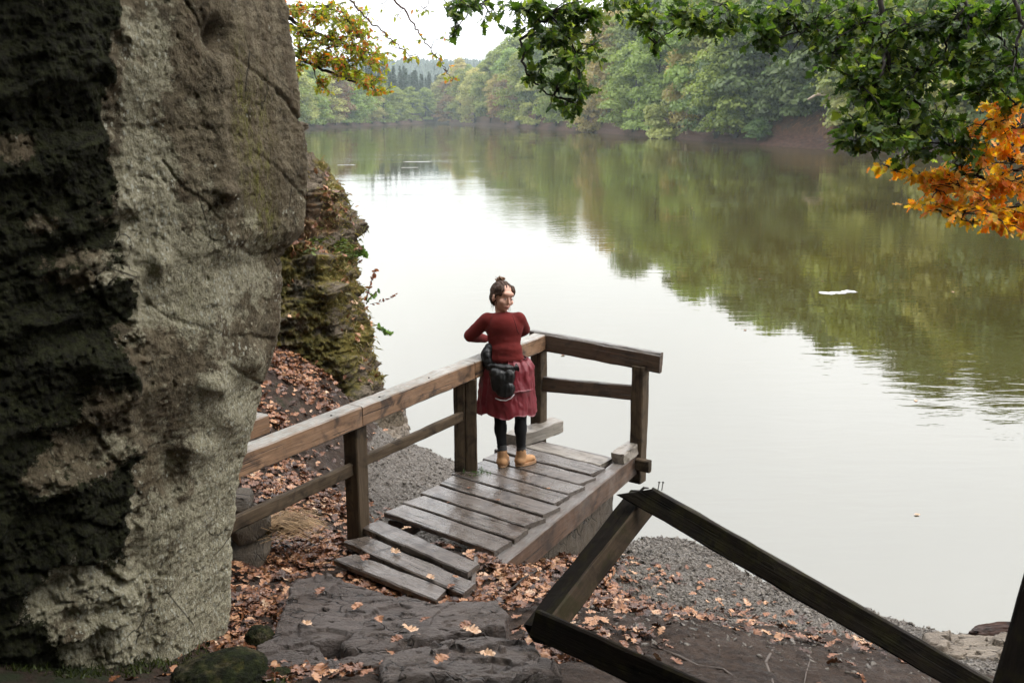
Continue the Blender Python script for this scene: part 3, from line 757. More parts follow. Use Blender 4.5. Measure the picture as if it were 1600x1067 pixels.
# wood on the far hill: one mass
def far_wood():
    rng = np.random.default_rng(9); a, r, z = HILL
    n = 5200; aa = rng.uniform(-14, 14, n); rr = rng.uniform(760, 1330, n)
    x = np.sin(np.radians(aa)) * rr; y = np.cos(np.radians(aa)) * rr
    Z = z.reshape(40, 160); ri = (rr - 700) / 1000 * 39; ai = (aa + 40) / 70 * 159
    i0 = ri.astype(int); j0 = ai.astype(int); fr = ri - i0; fa = ai - j0
    zz = Z[i0, j0] * (1 - fr) * (1 - fa) + Z[i0 + 1, j0] * fr * (1 - fa) + Z[i0, j0 + 1] * (1 - fr) * fa + Z[i0 + 1, j0 + 1] * fr * fa
    V = []; 
    k = 6
    ph = np.linspace(0, 2 * np.pi, k, endpoint=False)
    H = rng.uniform(10, 16, n); Rr = rng.uniform(2.5, 4.5, n)
    levels = [(0.0, 0.5), (0.35, 1.0), (0.75, 0.55), (1.0, 0.05)]
    P = []
    for (hz, rz) in levels:
        rad = Rr[:, None] * rz * (1 + 0.25 * rng.uniform(-1, 1, (n, k)))
        P.append(np.stack([x[:, None] + rad * np.cos(ph), y[:, None] + rad * np.sin(ph), zz[:, None] + H[:, None] * hz + rng.uniform(-.6, .6, (n, k))], 2))
    P = np.stack(P, 1)   # n, lev, k, 3
    idx = np.arange(n * 4 * k).reshape(n, 4, k)
    F = []
    for l in range(3):
        F.append(np.stack([idx[:, l, :], np.roll(idx[:, l, :], -1, 1), np.roll(idx[:, l + 1, :], -1, 1), idx[:, l + 1, :]], 2).reshape(-1, 4))
    me = mesh('far_wood', P.reshape(-1, 3), np.concatenate(F), M_LEAF['conifer'])
    attr(me, 'leaf_tone', np.repeat(rng.uniform(0, 1, n), 4 * k))
    tag(link('far_wood', me), 'distant wood covering the hazy hill', 'woodland', kind='stuff')
far_wood()
# pale fallen branch hanging over the clearing
def fallen_branch():
    Y = far_pt(az_of(1290), 7).y
    pts = [at_y(1262, 156, Y), at_y(1276, 148, Y), at_y(1290, 147, Y), at_y(1302, 158, Y), at_y(1316, 156, Y), at_y(1335, 150, Y + 1)]
    r = thing('fallen_tree', 'pale bleached dead branch curving over the brown clearing', 'dead branch', pts[-1])
    link('limb', Acc().add(tube(pts, [0.10, 0.18, 0.26, 0.3, 0.34, 0.36], 7)).mesh('limb', M['pale_branch']), r)
    p2 = [pts[4], at_y(1310, 168, Y), at_y(1303, 180, Y), at_y(1299, 190, Y)]
    link('side_branch', Acc().add(tube(p2, [0.3, 0.24, 0.18, 0.1], 6)).mesh('side_branch', M['pale_branch']), r)
    p3 = [pts[3], at_y(1292, 162, Y), at_y(1285, 165, Y)]
    link('side_branch', Acc().add(tube(p3, [0.2, 0.15, 0.08], 6)).mesh('side_branch', M['pale_branch']), r)
fallen_branch()

# ================================================================== HAZE
def haze():
    b = [(-1600, -60, -11), (1600, -60, -11), (1600, 2400, -11), (-1600, 2400, -11)]
    V = b + [(x, y, 120) for x, y, _ in b]
    F = [(0, 3, 2, 1), (4, 5, 6, 7), (0, 1, 5, 4), (1, 2, 6, 5), (2, 3, 7, 6), (3, 0, 4, 7)]
    m = bpy.data.materials.new('haze_air'); m.use_nodes = True; t = m.node_tree; t.nodes.clear()
    o_ = t.nodes.new('ShaderNodeOutputMaterial'); v = t.nodes.new('ShaderNodeVolumePrincipled')
    v.inputs['Color'].default_value = (0.76, 0.90, 0.94, 1); v.inputs['Density'].default_value = 0.00025; v.inputs['Anisotropy'].default_value = 0.0
    t.links.new(v.outputs[0], o_.inputs['Volume'])
    tag(link('haze', mesh('haze', V, F, m, False)), 'thin pale morning haze over the lake', None, kind='stuff')
haze()
#@@PART2
# ================================================================== THE CLIFF
def interp_path(knots, n_list):
    """knots: list of arrays (rows, 2) -> (rows, cols, 2)"""
    cols = []
    for i, n in enumerate(n_list):
        a, b = knots[i], knots[i + 1]
        for j in range(n):
            cols.append(a + (b - a) * (j / n))
    cols.append(knots[-1])
    return np.stack(cols, 1)
def smooth_cols(XY, it):
    for _ in range(it):
        XY[:, 1:-1] = XY[:, 1:-1] * 0.5 + (XY[:, :-2] + XY[:, 2:]) * 0.25
    return XY
def prof(pts, y, zs, which=0):
    """silhouette points (px,py) taken on the vertical plane at distance y -> x as a function of z"""
    P = [at_y(a, b, y) for a, b in pts]; P.sort(key=lambda v: v.z)
    return np.interp(zs, [v.z for v in P], [v.x for v in P])
def normals_grid(G):
    du = np.zeros_like(G); dv = np.zeros_like(G)
    du[:, 1:-1] = G[:, 2:] - G[:, :-2]; du[:, 0] = G[:, 1] - G[:, 0]; du[:, -1] = G[:, -1] - G[:, -2]
    dv[1:-1] = G[2:] - G[:-2]; dv[0] = G[1] - G[0]; dv[-1] = G[-1] - G[-2]
    N = np.cross(du, dv); N /= np.linalg.norm(N, axis=2)[..., None] + 1e-9
    return N
def seg_dist(u, v, pts):
    d = np.full(u.shape, 1e9)
    for (a, b), (c, e) in zip(pts[:-1], pts[1:]):
        L2 = (c - a)**2 + (e - b)**2
        t = np.clip(((u - a) * (c - a) + (v - b) * (e - b)) / L2, 0, 1)
        d = np.minimum(d, np.hypot(u - a - t * (c - a), v - b - t * (e - b)))
    return d
def build_cliff():
    zs = np.concatenate([np.linspace(-0.8, 0.2, 12, endpoint=False), np.linspace(0.2, 3.75, 400, endpoint=False), np.linspace(3.75, 6.5, 30)])
    edge = [(438,-60),(443,0),(455,60),(464,130),(471,200),(476,260),(474,320),(470,356),(447,382),(434,400),(436,440),(431,500),(424,540),(404,600),(396,650),(380,700),(370,730),(361,790),(355,850),(350,900),(348,960),(340,1020),(326,1060)]
    arris = [(190,-60),(205,0),(232,120),(222,200),(240,300),(248,400),(242,480),(262,600),(214,700),(222,830),(186,900),(165,1040)]
    ye, ya = 4.95, 4.30
    xe = prof(edge, ye, zs); xa = prof(arris, ya, zs)
    n = len(zs); o1 = np.ones(n)
    lean = 0.10 * np.sin(zs * 1.3) 
    K = [np.c_[-7.0 * o1, 2.4 * o1], np.c_[-3.4 * o1, 3.55 + 0 * o1], np.c_[-2.35 + 0.05 * zs, 3.98 - 0.02 * zs], np.c_[xa, ya * o1], np.c_[xa * .45 + xe * .55, 4.48 + 0 * o1], np.c_[xe, ye * o1], np.c_[xe - 0.25, 5.3 * o1], np.c_[xe - 1.1, 5.9 * o1], np.c_[-4.0 * o1, 6.6 * o1], np.c_[-8 * o1, 7.5 * o1]]
    XY = interp_path(K, [14, 80, 130, 90, 110, 60, 40, 14, 8])
    XY = smooth_cols(XY, 14)
    G = np.concatenate([XY, np.repeat(zs[:, None], XY.shape[1], 1)[..., None]], 2)
    N = normals_grid(G); sh = G.shape[:2]
    if (N[:, 200, 0].mean() < 0): N = -N
    P = G.reshape(-1, 3)
    u, v = proj(P); u = u.reshape(sh); v = v.reshape(sh)
    rot = np.array([[0.94, 0.0, 0.34], [0, 1, 0], [-0.34, 0, 0.94]])
    Pr = P @ rot.T
    left = 1 - smooth(-22, 24, u - np.interp(zs, np.linspace(0, 3.6, 5), [170, 205, 225, 205, 190])[:, None] + 115 * fbm(P, 2.1, 5, 0.7, seed=55).reshape(sh) + 30 * fbm(P, 9, 3, seed=56).reshape(sh))   # the mossy, shaded face left of the arris
    big = fbm(Pr * [1, 1, 0.6], 0.9, 4, seed=1).reshape(sh)
    strata = fbm(Pr * [1.0, 1.0, 3.2], 2.2, 5, 0.6, ridged=True, seed=2).reshape(sh)
    mid = fbm(Pr * [1.4, 1.4, 0.8], 4.0, 6, 0.62, seed=3).reshape(sh)
    crack = fbm(Pr * [1, 1, 2.0], 5.5, 3, 0.5, ridged=True, seed=7).reshape(sh)
    fine = fbm(P, 22, 4, 0.6, seed=5).reshape(sh)
    # broken, blocky look: terraces in a slanting direction
    tt = Pr[:, 2] * 3.1 + 0.9 * fbm(P, 1.3, 4, seed=8); st = (np.floor(tt) + smooth(0.0, 0.25, tt - np.floor(tt))).reshape(sh) - tt.reshape(sh)
    low = 1 - smooth(0.9, 1.9, P[:, 2].reshape(sh))
    disp = 0.010 * fbm(P * [1, 1, 1.6], 15, 5, 0.7, ridged=True, seed=41).reshape(sh) + 0.10 * big * left + 0.05 * big + 0.055 * strata * (0.14 + 0.9 * left + .10 * low) + (0.016 + 0.04 * left + 0.010 * low) * mid + 0.007 * fine
    disp += 0.075 * st * (0.10 + 0.85 * left + 0.1 * low)
    disp -= 0.020 * smooth(0.80, 0.95, crack) * (0.5 + 0.6 * low + 0.8 * left)
    # the cracks and hollows one can see
    for pts, w, dp in [([(270,-30),(315,40),(352,75),(405,118),(440,150),(476,200)], 3.2, 0.05), ([(395,235),(430,262),(458,292),(476,310)], 2.6, 0.03),
                       ([(250,245),(285,292),(318,312),(345,345),(385,345)], 4, 0.045), ([(300,352),(340,380),(390,395),(440,385)], 4, 0.03), ([(240,262),(262,290)], 6, 0.03),
                       ([(225,468),(268,500),(330,520),(420,530)], 4.5, 0.035), ([(30,885),(90,870),(150,880),(200,905)], 9, 0.10), ([(120,640),(180,720),(215,770)], 7, 0.05), ([(210,790),(170,815),(100,800)], 6, 0.06),
                       ([(60,330),(110,380),(130,450),(190,500)], 7, 0.06), ([(340,560),(372,580),(405,600)], 3.5, 0.035), ([(250,330),(235,380),(262,430)], 5, 0.03)]:
        d = seg_dist(u + 14 * mid + 5 * fine, v + 14 * mid + 9 * fine, pts)
        disp -= dp * 0.62 * np.exp(-(d / (w * (0.45 + 0.5 * np.clip(0.5 + 1.3 * mid, 0, 1.3))))**2) * np.clip(0.65 + 1.2 * big, .25, 1)
    dp = np.exp(-(((u - 338) / 20)**2 + ((v - 52) / 24)**2)); disp -= 0.14 * dp         # dark hollow high on the face
    dp = np.exp(-(((u - 355) / 14)**2 + ((v - 300) / 12)**2)); disp += 0.05 * dp
    for cx, cy, rx, ry, a in [(350,650,26,30,.05),(300,700,30,20,.04),(330,600,22,14,.04),(265,740,16,40,-.05),(385,560,18,22,.05),(250,410,14,20,.05),(110,420,60,30,.07),(120,760,70,40,.06),(160,560,50,30,.08),(60,560,50,50,.08)]:
        disp += a * np.exp(-(((u - cx) / rx)**2 + ((v - cy) / ry)**2))
    G2 = G + N * disp[..., None]
    # top closes backwards
    V = G2.reshape(-1, 3)
    F = grid_faces(*sh)[:, ::-1] if True else None
    me = mesh('cliff', V, F, M['cliff'], False)
    moss_shade = 0.68 * left - 0.25 * (1 - left) + 0.12 * big * left  # moss cover also carries the shade of the left face as dark colour
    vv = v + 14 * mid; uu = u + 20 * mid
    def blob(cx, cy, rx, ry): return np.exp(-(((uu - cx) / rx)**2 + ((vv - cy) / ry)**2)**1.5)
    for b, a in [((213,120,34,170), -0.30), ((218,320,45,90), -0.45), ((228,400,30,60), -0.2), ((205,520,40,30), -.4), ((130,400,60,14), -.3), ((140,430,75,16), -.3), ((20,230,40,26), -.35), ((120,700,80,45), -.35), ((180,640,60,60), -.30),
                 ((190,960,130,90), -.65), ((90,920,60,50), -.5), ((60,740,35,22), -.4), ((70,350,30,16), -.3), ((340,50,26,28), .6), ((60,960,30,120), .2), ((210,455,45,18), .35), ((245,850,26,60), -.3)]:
        moss_shade += a * blob(*b)
    attr(me, 'moss', moss_shade.ravel())
    attr(me, 'lichen', (0.55 * blob(225,100,40,160) + 0.8 * blob(225,320,48,90) + 0.75 * blob(290,430,120,90) + 0.7 * blob(350,640,50,90) + 1.0 * blob(330,840,28,140) + 0.55 * blob(225,960,90,80) + 0.2 + 0.35 * low - 0.45 * blob(400,150,90,170)).ravel())
    attr(me, 'algae', (0.85 * blob(400,240,22,120) + 0.8 * blob(376,150,10,90) + 0.7 * blob(418,330,16,80) + 0.35 * blob(290,470,14,40)).ravel())
    o = link('cliff', me); tag(o, 'towering slate cliff with pale lichen, black moss and painted shade, filling the left side', 'cliff')
    return
build_cliff()

# ---- mossy outcrop behind the railing
def build_outcrop():
    zs = np.concatenate([np.linspace(-1.5, 3.2, 330)])
    edge = [(470,244),(485,250),(505,262),(522,277),(534,292),(546,330),(560,375),(564,400),(572,440),(580,480),(583,520),(592,560),(600,595),(612,620),(628,640),(637,655),(634,676),(632,700)]
    xe = prof(edge, 12.0, zs) - (0.20 - 0.13 * smooth(0.8, 2.2, zs))
    ridge = [(470,260),(490,340),(500,395),(522,470),(545,530),(560,585),(578,612),(590,640),(596,680)]
    xr = prof(ridge, 10.9, zs) - 0.1
    n = len(zs); o1 = np.ones(n)
    rec = 0.45 * smooth(1.1, 2.0, zs)                      # grassy ledge: the rock steps back above it
    topc = smooth(2.1, 3.0, zs)
    K = [np.c_[-6 * o1, 10.1 + rec], np.c_[-3.1 * o1, 10.45 + rec * 0.6], np.c_[np.minimum(xr, xe - .05), 10.9 + rec * 0.5], np.c_[xe, 12.0 * o1], np.c_[xe - 0.9, 13.2 * o1], np.c_[-6 * o1, 14.5 * o1]]
    XY = smooth_cols(interp_path(K, [30, 130, 150, 50, 10]), 12)
    G = np.concatenate([XY, np.repeat(zs[:, None], XY.shape[1], 1)[..., None]], 2)
    N = normals_grid(G); sh = G.shape[:2]
    if N[:, 150, 1].mean() > 0: N = -N
    P = G.reshape(-1, 3); u, v = proj(P); u = u.reshape(sh); v = v.reshape(sh)
    mid = fbm(P, 2.2, 5, 0.6, seed=21).reshape(sh); fine = fbm(P, 9, 5, 0.65, seed=22).reshape(sh)
    st = fbm(P * [1, 1, 2.5], 2.0, 4, 0.6, ridged=True, seed=23).reshape(sh)
    disp = 0.26 * mid + 0.10 * fine + 0.15 * st + 0.05 * fbm(P, 18, 3, 0.6, ridged=True, seed=24).reshape(sh) + 0.16 * fbm(P, 1.1, 2, seed=25).reshape(sh)
    for cx, cy, rx, ry, a in [(500,455,26,14,.14),(470,500,30,18,.10),(530,575,26,20,.12),(555,500,20,40,.06),(495,410,30,8,.10),(500,520,26,8,-.12),(540,620,26,24,.10)]:
        disp += a * np.exp(-(((u - cx) / rx)**2 + ((v - cy) / ry)**2))
    G2 = G + N * disp[..., None]
    k = 24
    G2[-k:, :, 2] = G2[-k, :, 2][None] + (G2[-k:, :, 2] - G2[-k, :, 2][None]) * 0.4
    # close the top gently backwards
    rows = [G2]
    last = G2[-1].copy(); cen = np.array([-4.0, 12.3, 3.05])
    for t in (0.15, 0.4, 0.7, 1.0):
        r = last * (1 - t) + cen * t; r[:, 2] = last[:, 2] * (1 - t) + (3.0 + 0.05 * t) * t; rows.append(r[None])
    G3 = np.concatenate(rows, 0); sh3 = G3.shape[:2]
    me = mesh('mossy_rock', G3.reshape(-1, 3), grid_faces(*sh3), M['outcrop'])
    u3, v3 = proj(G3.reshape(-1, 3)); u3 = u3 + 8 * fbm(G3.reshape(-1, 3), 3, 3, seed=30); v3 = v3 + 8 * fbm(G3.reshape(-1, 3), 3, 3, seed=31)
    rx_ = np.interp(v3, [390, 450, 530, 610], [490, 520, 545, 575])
    dark = smooth(385, 402, v3) * (1 - smooth(-12, 10, u3 - rx_)) * 0.6 - 0.25  # shade of the front face, painted as a dark mask
    moss = 0.5 * (1 - smooth(300, 330, v3)) * smooth(480, 520, u3) + 0.45 * smooth(370, 385, v3) * (1 - smooth(600, 640, v3)) - 0.7 * smooth(585, 620, v3) * smooth(560, 585, u3)
    soil = 0.55 * smooth(270, 310, v3) * (1 - smooth(360, 385, v3)) * (1 - smooth(505, 545, u3)) + 0.25 * smooth(560, 575, u3) * smooth(500, 560, v3) * (1 - smooth(590, 610, v3)) - 0.5 * smooth(390, 400, v3) * (1 - smooth(-10, 15, u3 - rx_))
    soil -= 0.5 * smooth(595, 620, v3) * smooth(555, 580, u3)
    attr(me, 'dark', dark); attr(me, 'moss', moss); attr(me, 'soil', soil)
    tag(link('mossy_rock', me), 'moss covered rock outcrop dropping into the lake behind the railing', 'rock outcrop')
    return G3
OUT = build_outcrop()

# ---- tufts of moss and hanging grass on the outcrop
def outcrop_growth():
    rng = np.random.default_rng(5)
    G = OUT[:330]; N = normals_grid(G)
    if N[:, 150, 1].mean() > 0: N = -N
    P = G.reshape(-1, 3); Nn = N.reshape(-1, 3); u, v = proj(P)
    ok = np.where((u > 430) & (u < 640) & (v > 240) & (v < 600) & (np.arange(len(P)) // G.shape[1] > 20) & ((u > 500) | (rng.uniform(size=len(P)) < .25)))[0]
    wt = np.where((u[ok] < np.interp(v[ok], [390, 450, 530, 610], [490, 520, 545, 575])) & (v[ok] > 395), 0.10, 1.0) * np.clip(0.55 + 1.6 * fbm(P[ok], 2.4, 3, seed=77), 0.03, 2); pick = rng.choice(ok, 3000, p=wt / wt.sum())
    C = P[pick] + rng.normal(size=(len(pick), 3)) * 0.02; n = Nn[pick]
    L = rng.uniform(0.02, 0.08, len(pick))[:, None] * (1 + 1.2 * (rng.uniform(size=(len(pick), 1)) < .08))
    down = np.array([0, 0, -1.0]) * rng.uniform(-.4, 1, (len(pick), 1)); d = n * 0.9 + down * 0.6 + rng.normal(size=n.shape) * 0.35; d /= np.linalg.norm(d, axis=1)[:, None]
    side = np.cross(d, rng.normal(size=d.shape)); side /= np.linalg.norm(side, axis=1)[:, None]; w = 0.006
    V = np.stack([C - side * w, C + side * w, C + d * L * 0.6 + side * w * .7, C + d * L + np.array([0, 0, -.5]) * L * .4], 1).reshape(-1, 3)
    me = mesh('moss_tufts', V, np.arange(len(V)).reshape(-1, 4), mat_leaf('moss_and_dry_grass', [(0.09, 0.09, 0.02), (0.22, 0.19, 0.06), (0.30, 0.19, 0.09)], 0.25, 1.2))
    attr(me, 'leaf_tone', np.repeat(rng.uniform(0, 1, len(pick)), 4))
    tag(link('moss_tufts', me), 'tufts of moss and dry grass on the outcrop', 'moss', kind='stuff')
outcrop_growth()

# ================================================================== TIMBER
def beam_mesh(name, L, w, h, mat, seed=0, bev=0.009, rough=0.0040, seg=None, warp=0.0, cut0=0.0, cut1=0.0, chew=0.0, mitre=0.0):
    """a timber along +X from 0 to L, w in Y, h in Z, chamfered and slightly uneven"""
    rng = np.random.default_rng(seed); seg = seg or max(6, int(L / 0.07))
    b = bev
    pr = [(-w/2 + b, -h/2), (w/2 - b, -h/2), (w/2, -h/2 + b), (w/2, 0), (w/2, h/2 - b), (w/2 - b, h/2), (0, h/2), (-w/2 + b, h/2), (-w/2, h/2 - b), (-w/2, 0), (-w/2, -h/2 + b), (0, -h/2)]
    k = len(pr); xs = np.linspace(0, L, seg + 1); V = []
    for i, x in enumerate(xs):
        sc = 1.0
        for (y, z) in pr:
            cx = x + ((cut0 * (y / w) + mitre * (z / h)) if i == 0 else 0) + (cut1 * (y / w) if i == seg else 0)
            e = 1 - (chew * rng.uniform(0, 1) if (i in (0, seg) or rng.uniform() < 0.05) else 0)
            V.append((cx, y * e, z * e))
    V = np.array(V)
    n = fbm(V * [1.2, 6, 6] + seed * 3.7, 2.5, 3)
    V[:, 1] += rough * n * 2; V[:, 2] += rough * 2 * fbm(V * [1.6, 5, 5] + seed * 1.9 + 40, 3.0, 3)
    V[:, 2] += warp * np.sin(V[:, 0] / L * math.pi)
    F = [(i * k + j, i * k + (j + 1) % k, (i + 1) * k + (j + 1) % k, (i + 1) * k + j) for i in range(seg) for j in range(k)]
    F += [tuple(range(k - 1, -1, -1)), tuple(seg * k + j for j in range(k))]
    me = mesh(name, V, F, mat, False)
    return me
def frame(p0, p1, up=(0, 0, 1), roll=0.0):
    p0 = Vector(p0); p1 = Vector(p1); x = (p1 - p0).normalized(); up = Vector(up)
    y = up.cross(x)
    if y.length < 1e-4: y = Vector((0, 1, 0)).cross(x)
    y.normalize(); z = x.cross(y)
    m = Matrix((x, y, z)).transposed().to_4x4(); m.translation = p0
    return m @ Matrix.Rotation(roll, 4, 'X')
_bs = [100]
def beam(name, p0, p1, w, h, mat, parent, up=(0, 0, 1), roll=0.0, label=None, **k):
    _bs[0] += 1
    L = (Vector(p1) - Vector(p0)).length
    o = link(name, beam_mesh(name, L, w, h, mat, _bs[0], **k), parent, frame(p0, p1, up, roll))
    if label: o['label'] = label
    return o

# deck frame: origin at near right corner of the boards, along the walkway (a) and across to the left (b)
D0 = Vector((-0.13, 6.54, 0)); DA = Vector((0.478, 0.878, 0)).normalized(); DB = Vector((-DA.y, DA.x, 0))
D0 = Vector((-0.10, 6.50, 0))
PR0, PR1 = Vector((-0.10, 6.50, 0)), Vector((1.07, 8.72, 0))          # right edge line
PL0, PL1 = Vector((-0.98, 7.22, 0)), Vector((0.24, 9.33, 0))          # left edge line
deck = thing('viewing_platform', 'small wet wooden viewing platform the woman stands on, jutting over the lake', 'platform', (0.0, 7.9, 0))
def dk(t, s, z=0.0):
    """t along 0..1, s across 0 (right) .. 1 (left)"""
    a = PR0.lerp(PR1, t); b = PL0.lerp(PL1, t); p = a.lerp(b, s); p.z = z; return p
NB = 9
tt = 0.0
rb = random.Random(3)
for i in range(NB):
    t0 = i * 0.0985 + 0.005; t1 = t0 + 0.085 * (1 if i != 4 else 1.0)
    tm = (t0 + t1) / 2
    s0 = [0.02, 0.0, 0.01, -0.01, 0.02, 0.0, 0.01, 0.02, 0.03][i]; s1 = [1.0, .985, 1.0, .99, 1.0, .99, 1.0, 1.0, 0.97][i]
    if i == 8: s0, s1 = 0.05, 0.80
    z = 0.0 + rb.uniform(-.004, .004)
    p0 = dk(tm, s0, z - 0.02); p1 = dk(tm, s1, z - 0.02 + rb.uniform(-.006, .006))
    wd = (PR1 - PR0).length * 0.085
    beam('board', p0, p1, wd, 0.042, M['plank'] if i != 8 else M['old_wood'], deck, bev=0.007, rough=0.004, cut0=0.04 * rb.uniform(-1, 1), cut1=0.05 * rb.uniform(-1, 1), label=('splintered pale end board' if i == 8 else None))
# stringers
def st_line(t, s, z): return dk(t, s, z)
beam('stringer', dk(-0.06, -0.02, -0.145), dk(0.985, -0.045, -0.115), 0.12, 0.20, M['beam'], deck, label='long right stringer beam with wet brown face')
beam('stringer', dk(0.02, 0.95, -0.16), dk(1.02, 0.985, -0.12), 0.12, 0.18, M['beam'], deck)
beam('beam_end', dk(0.86, -0.04, 0.028), dk(1.04, -0.05, 0.03), 0.13, 0.10, M['old_wood'], deck, chew=0.25, rough=0.01, label='splintered pale beam end beside the end post')
beam('beam_end', dk(0.80, 1.0, 0.02), dk(1.075, 0.86, 0.02), 0.17, 0.13, M['old_wood'], deck, chew=0.2, rough=0.008, label='pale cracked beam end at the left corner')
beam('crossbeam', dk(0.93, 0.05, -0.12), dk(0.93, 0.95, -0.12), 0.1, 0.12, M['beam'], deck)
# stone footing under the right side
def footing():
    Vs = []; n1, n2 = 60, 14
    for j in range(n2 + 1):
        for i in range(n1 + 1):
            p = dk(0.12 + 0.76 * i / n1, 0.03, -0.24 - 0.65 * j / n2); Vs.append(tuple(p))
    Vs = np.array(Vs); top = Vs.copy()
    nrm = Vector((DA.y, -DA.x, 0)); Vs += np.array(nrm)[None] * (0.03 * fbm(Vs, 7, 5)[:, None] + 0.012)
    F = [tuple(r) for r in grid_faces(n2 + 1, n1 + 1)]
    # back and end faces
    back = top - np.array(nrm)[None] * 0.30
    k = len(Vs); V = np.concatenate([Vs, back])
    for i in range(n1):
        F.append((i + 1, i, i + k, i + 1 + k))
    for j in range(n2):
        a = j * (n1 + 1) + n1; F.append((a, a + n1 + 1, a + n1 + 1 + k, a + k)); a = j * (n1 + 1); F.append((a, a + k, a + n1 + 1 + k, a + n1 + 1))
    link('footing', mesh('footing', V, F, M['old_stone']), deck)['label'] = 'rough stone footing below the right stringer'
footing()
# nails on boards
def nail_mesh():
    return Acc().add(tube([(0, 0, -0.002), (0, 0, 0.0025)], [0.005, 0.0045], 8)).mesh('nail', M['iron'], False)
NAIL = nail_mesh()

# ---- step boards before the platform
step = thing('wooden_step', 'three skewed slate grey step boards in front of the platform', 'step', (-0.65, 6.3, 0))
for (a, b, w, lab) in [(((578, 822), (740, 892)), 0.04, 0.17, None), (((556, 846), (734, 924)), 0.015, 0.17, None), (((540, 874), (690, 934)), 0.0, 0.16, 'half buried lowest step board')]:
    p0 = at_z(*a[0], b); p1 = at_z(*a[1], b)
    beam('board', p0, p1, w, 0.05, M['plank'], step, rough=0.006, cut0=0.06, cut1=-0.05, chew=0.03, label=lab)
rise0 = at_z(744, 878, -0.03); rise1 = at_z(737, 935, -0.05)
beam('edge_board', rise0, rise1, 0.035, 0.12, M['beam'], step, rough=0.003)
rb0 = at_z(742, 872, -0.06)

# ---- railing of the platform
rail = thing('wooden_railing', 'weathered brown timber railing round the platform with flat grey topped handrail', 'railing', (-0.3, 8.2, 0))
Q0 = Vector((-2.25, 4.93, 0.0)); 
P565 = Vector((-1.13, 6.84, 0)); PDB = Vector((-0.40, 8.17, 0)); PC = Vector((0.26, 9.33, 0)); PE = Vector((1.16, 8.70, 0))
dirL = (PC - P565).normalized()
dirE = (PE - PC).normalized()
nL = Vector((dirL.y, -dirL.x, 0))          # towards the platform
topz = 0.985
A0 = P565 - dirL * 2.3
zt = lambda p: topz - 0.01 * (p.y - 6.8)
# handrail: top edge board, three lengths
def hr(p, q, w=0.14, h=0.15, m='rail', off=0.0, dz=0.0, **k):
    a = Vector(p) + nL * off; b = Vector(q) + nL * off; a.z = zt(a) - h / 2 + dz; b.z = zt(b) - h / 2 + dz
    return beam('handrail', a, b, w, h, M[m], rail, **k)
cutp = P565 - dirL * 0.02
cut2 = PDB + dirL * 0.02
hr(A0 + nL*0, cutp - dirL * 0.003, off=0.02, label='near length of handrail running behind the cliff edge')
hr(cutp + dirL * 0.003, cut2 - dirL * 0.003, off=0.02, label='middle length of handrail')
hr(cut2 + dirL * 0.003, PC + dirL * 0.07, off=0.02, label='far length of handrail where the woman leans')
# short timber block behind the near handrail
bl = at_y(402, 663, 6.25); b0 = Vector((bl.x, bl.y, 0)) - dirL * 0.12 - nL * 0.05
beam('timber_block', Vector((b0.x, b0.y, 1.0)) - dirL * .25, Vector((b0.x, b0.y, 1.0)) + dirL * 0.22, 0.12, 0.13, M['rail'], rail, label='short block of timber lying on the handrail at the cliff')
# end rail
e0 = PC + dirE * -0.05; e1 = PE + dirE * 0.20
beam('handrail', (e0.x, e0.y, 0.885), (e1.x, e1.y, 0.845), 0.055, 0.165, M['rail_dark'], rail, label='dark end handrail facing the lake')
e2 = e1 + dirE * 0.05
beam('rail_cap', (e0.x + nL.x*0 - dirE.y * -0.06, e0.y + dirE.x * 0.06, 0.915), (e2.x - dirE.y * -0.06, e2.y + dirE.x * 0.06, 0.878), 0.06, 0.13, M['rail_dark'], rail, label='second board bolted behind the end handrail')
beam('middle_rail', (e0.x, e0.y, 0.46), ((PE + dirE * 0.03).x, (PE + dirE * 0.03).y, 0.545), 0.05, 0.14, M['rail_dark'], rail)
m0, m1 = P565, PDB
beam('middle_rail', (m0 + nL * -0.01 + Vector((0, 0, 0.53))), (m1 + nL * -0.01 + Vector((0, 0, 0.50))), 0.045, 0.085, M['post'], rail)
mm = A0 + dirL * 0.2
beam('middle_rail', (mm + nL * 0.0 + Vector((0, 0, 0.54))), (m0 + Vector((0, 0, 0.515))), 0.045, 0.095, M['post'], rail)
beam('post', (P565.x, P565.y, -0.35), (P565.x, P565.y, 0.835), 0.125, 0.125, M['post'], rail, up=dirL)
for dx in (-0.052, 0.052):
    q = PDB + (nL * dx * 1.0) + dirL * 0.0
    q = PDB + Vector((dx * 0.94, 0, 0))
    beam('post', (q.x, q.y, -0.5), (q.x, q.y, 0.82), 0.098, 0.11, M['post'], rail, up=(0, 1, 0))
beam('post', (PC.x, PC.y + 0.0, -0.3), (PC.x, PC.y, 0.80), 0.12, 0.12, M['post'], rail, up=dirE)
beam('post', (PE.x, PE.y, -0.30), (PE.x, PE.y, 0.80), 0.13, 0.12, M['post'], rail, up=dirE)
q = PE + dirE * 0.02 - nL * 0
beam('bracket', (PE - dirE * 0.14 + Vector((0, 0, -0.10)) - dirL * 0.085), (PE + dirE * 0.16 + Vector((0, 0, -0.10)) - dirL * 0.085), 0.06, 0.11, M['post'], rail, label='short bracket block nailed across the end post')
bm_ = Acc()
for p in [P565 + dirL * 0.25, P565 + dirL * 0.9, P565 - dirL * .3, PDB + dirL * .3, PC + dirE * .02]:
    pp = Vector(p) + nL * 0.04; pp.z = zt(pp)
    o = link('nail', NAIL, rail, Matrix.Translation((pp.x, pp.y, pp.z + 0.002)) @ Matrix.Scale(1.6, 4))

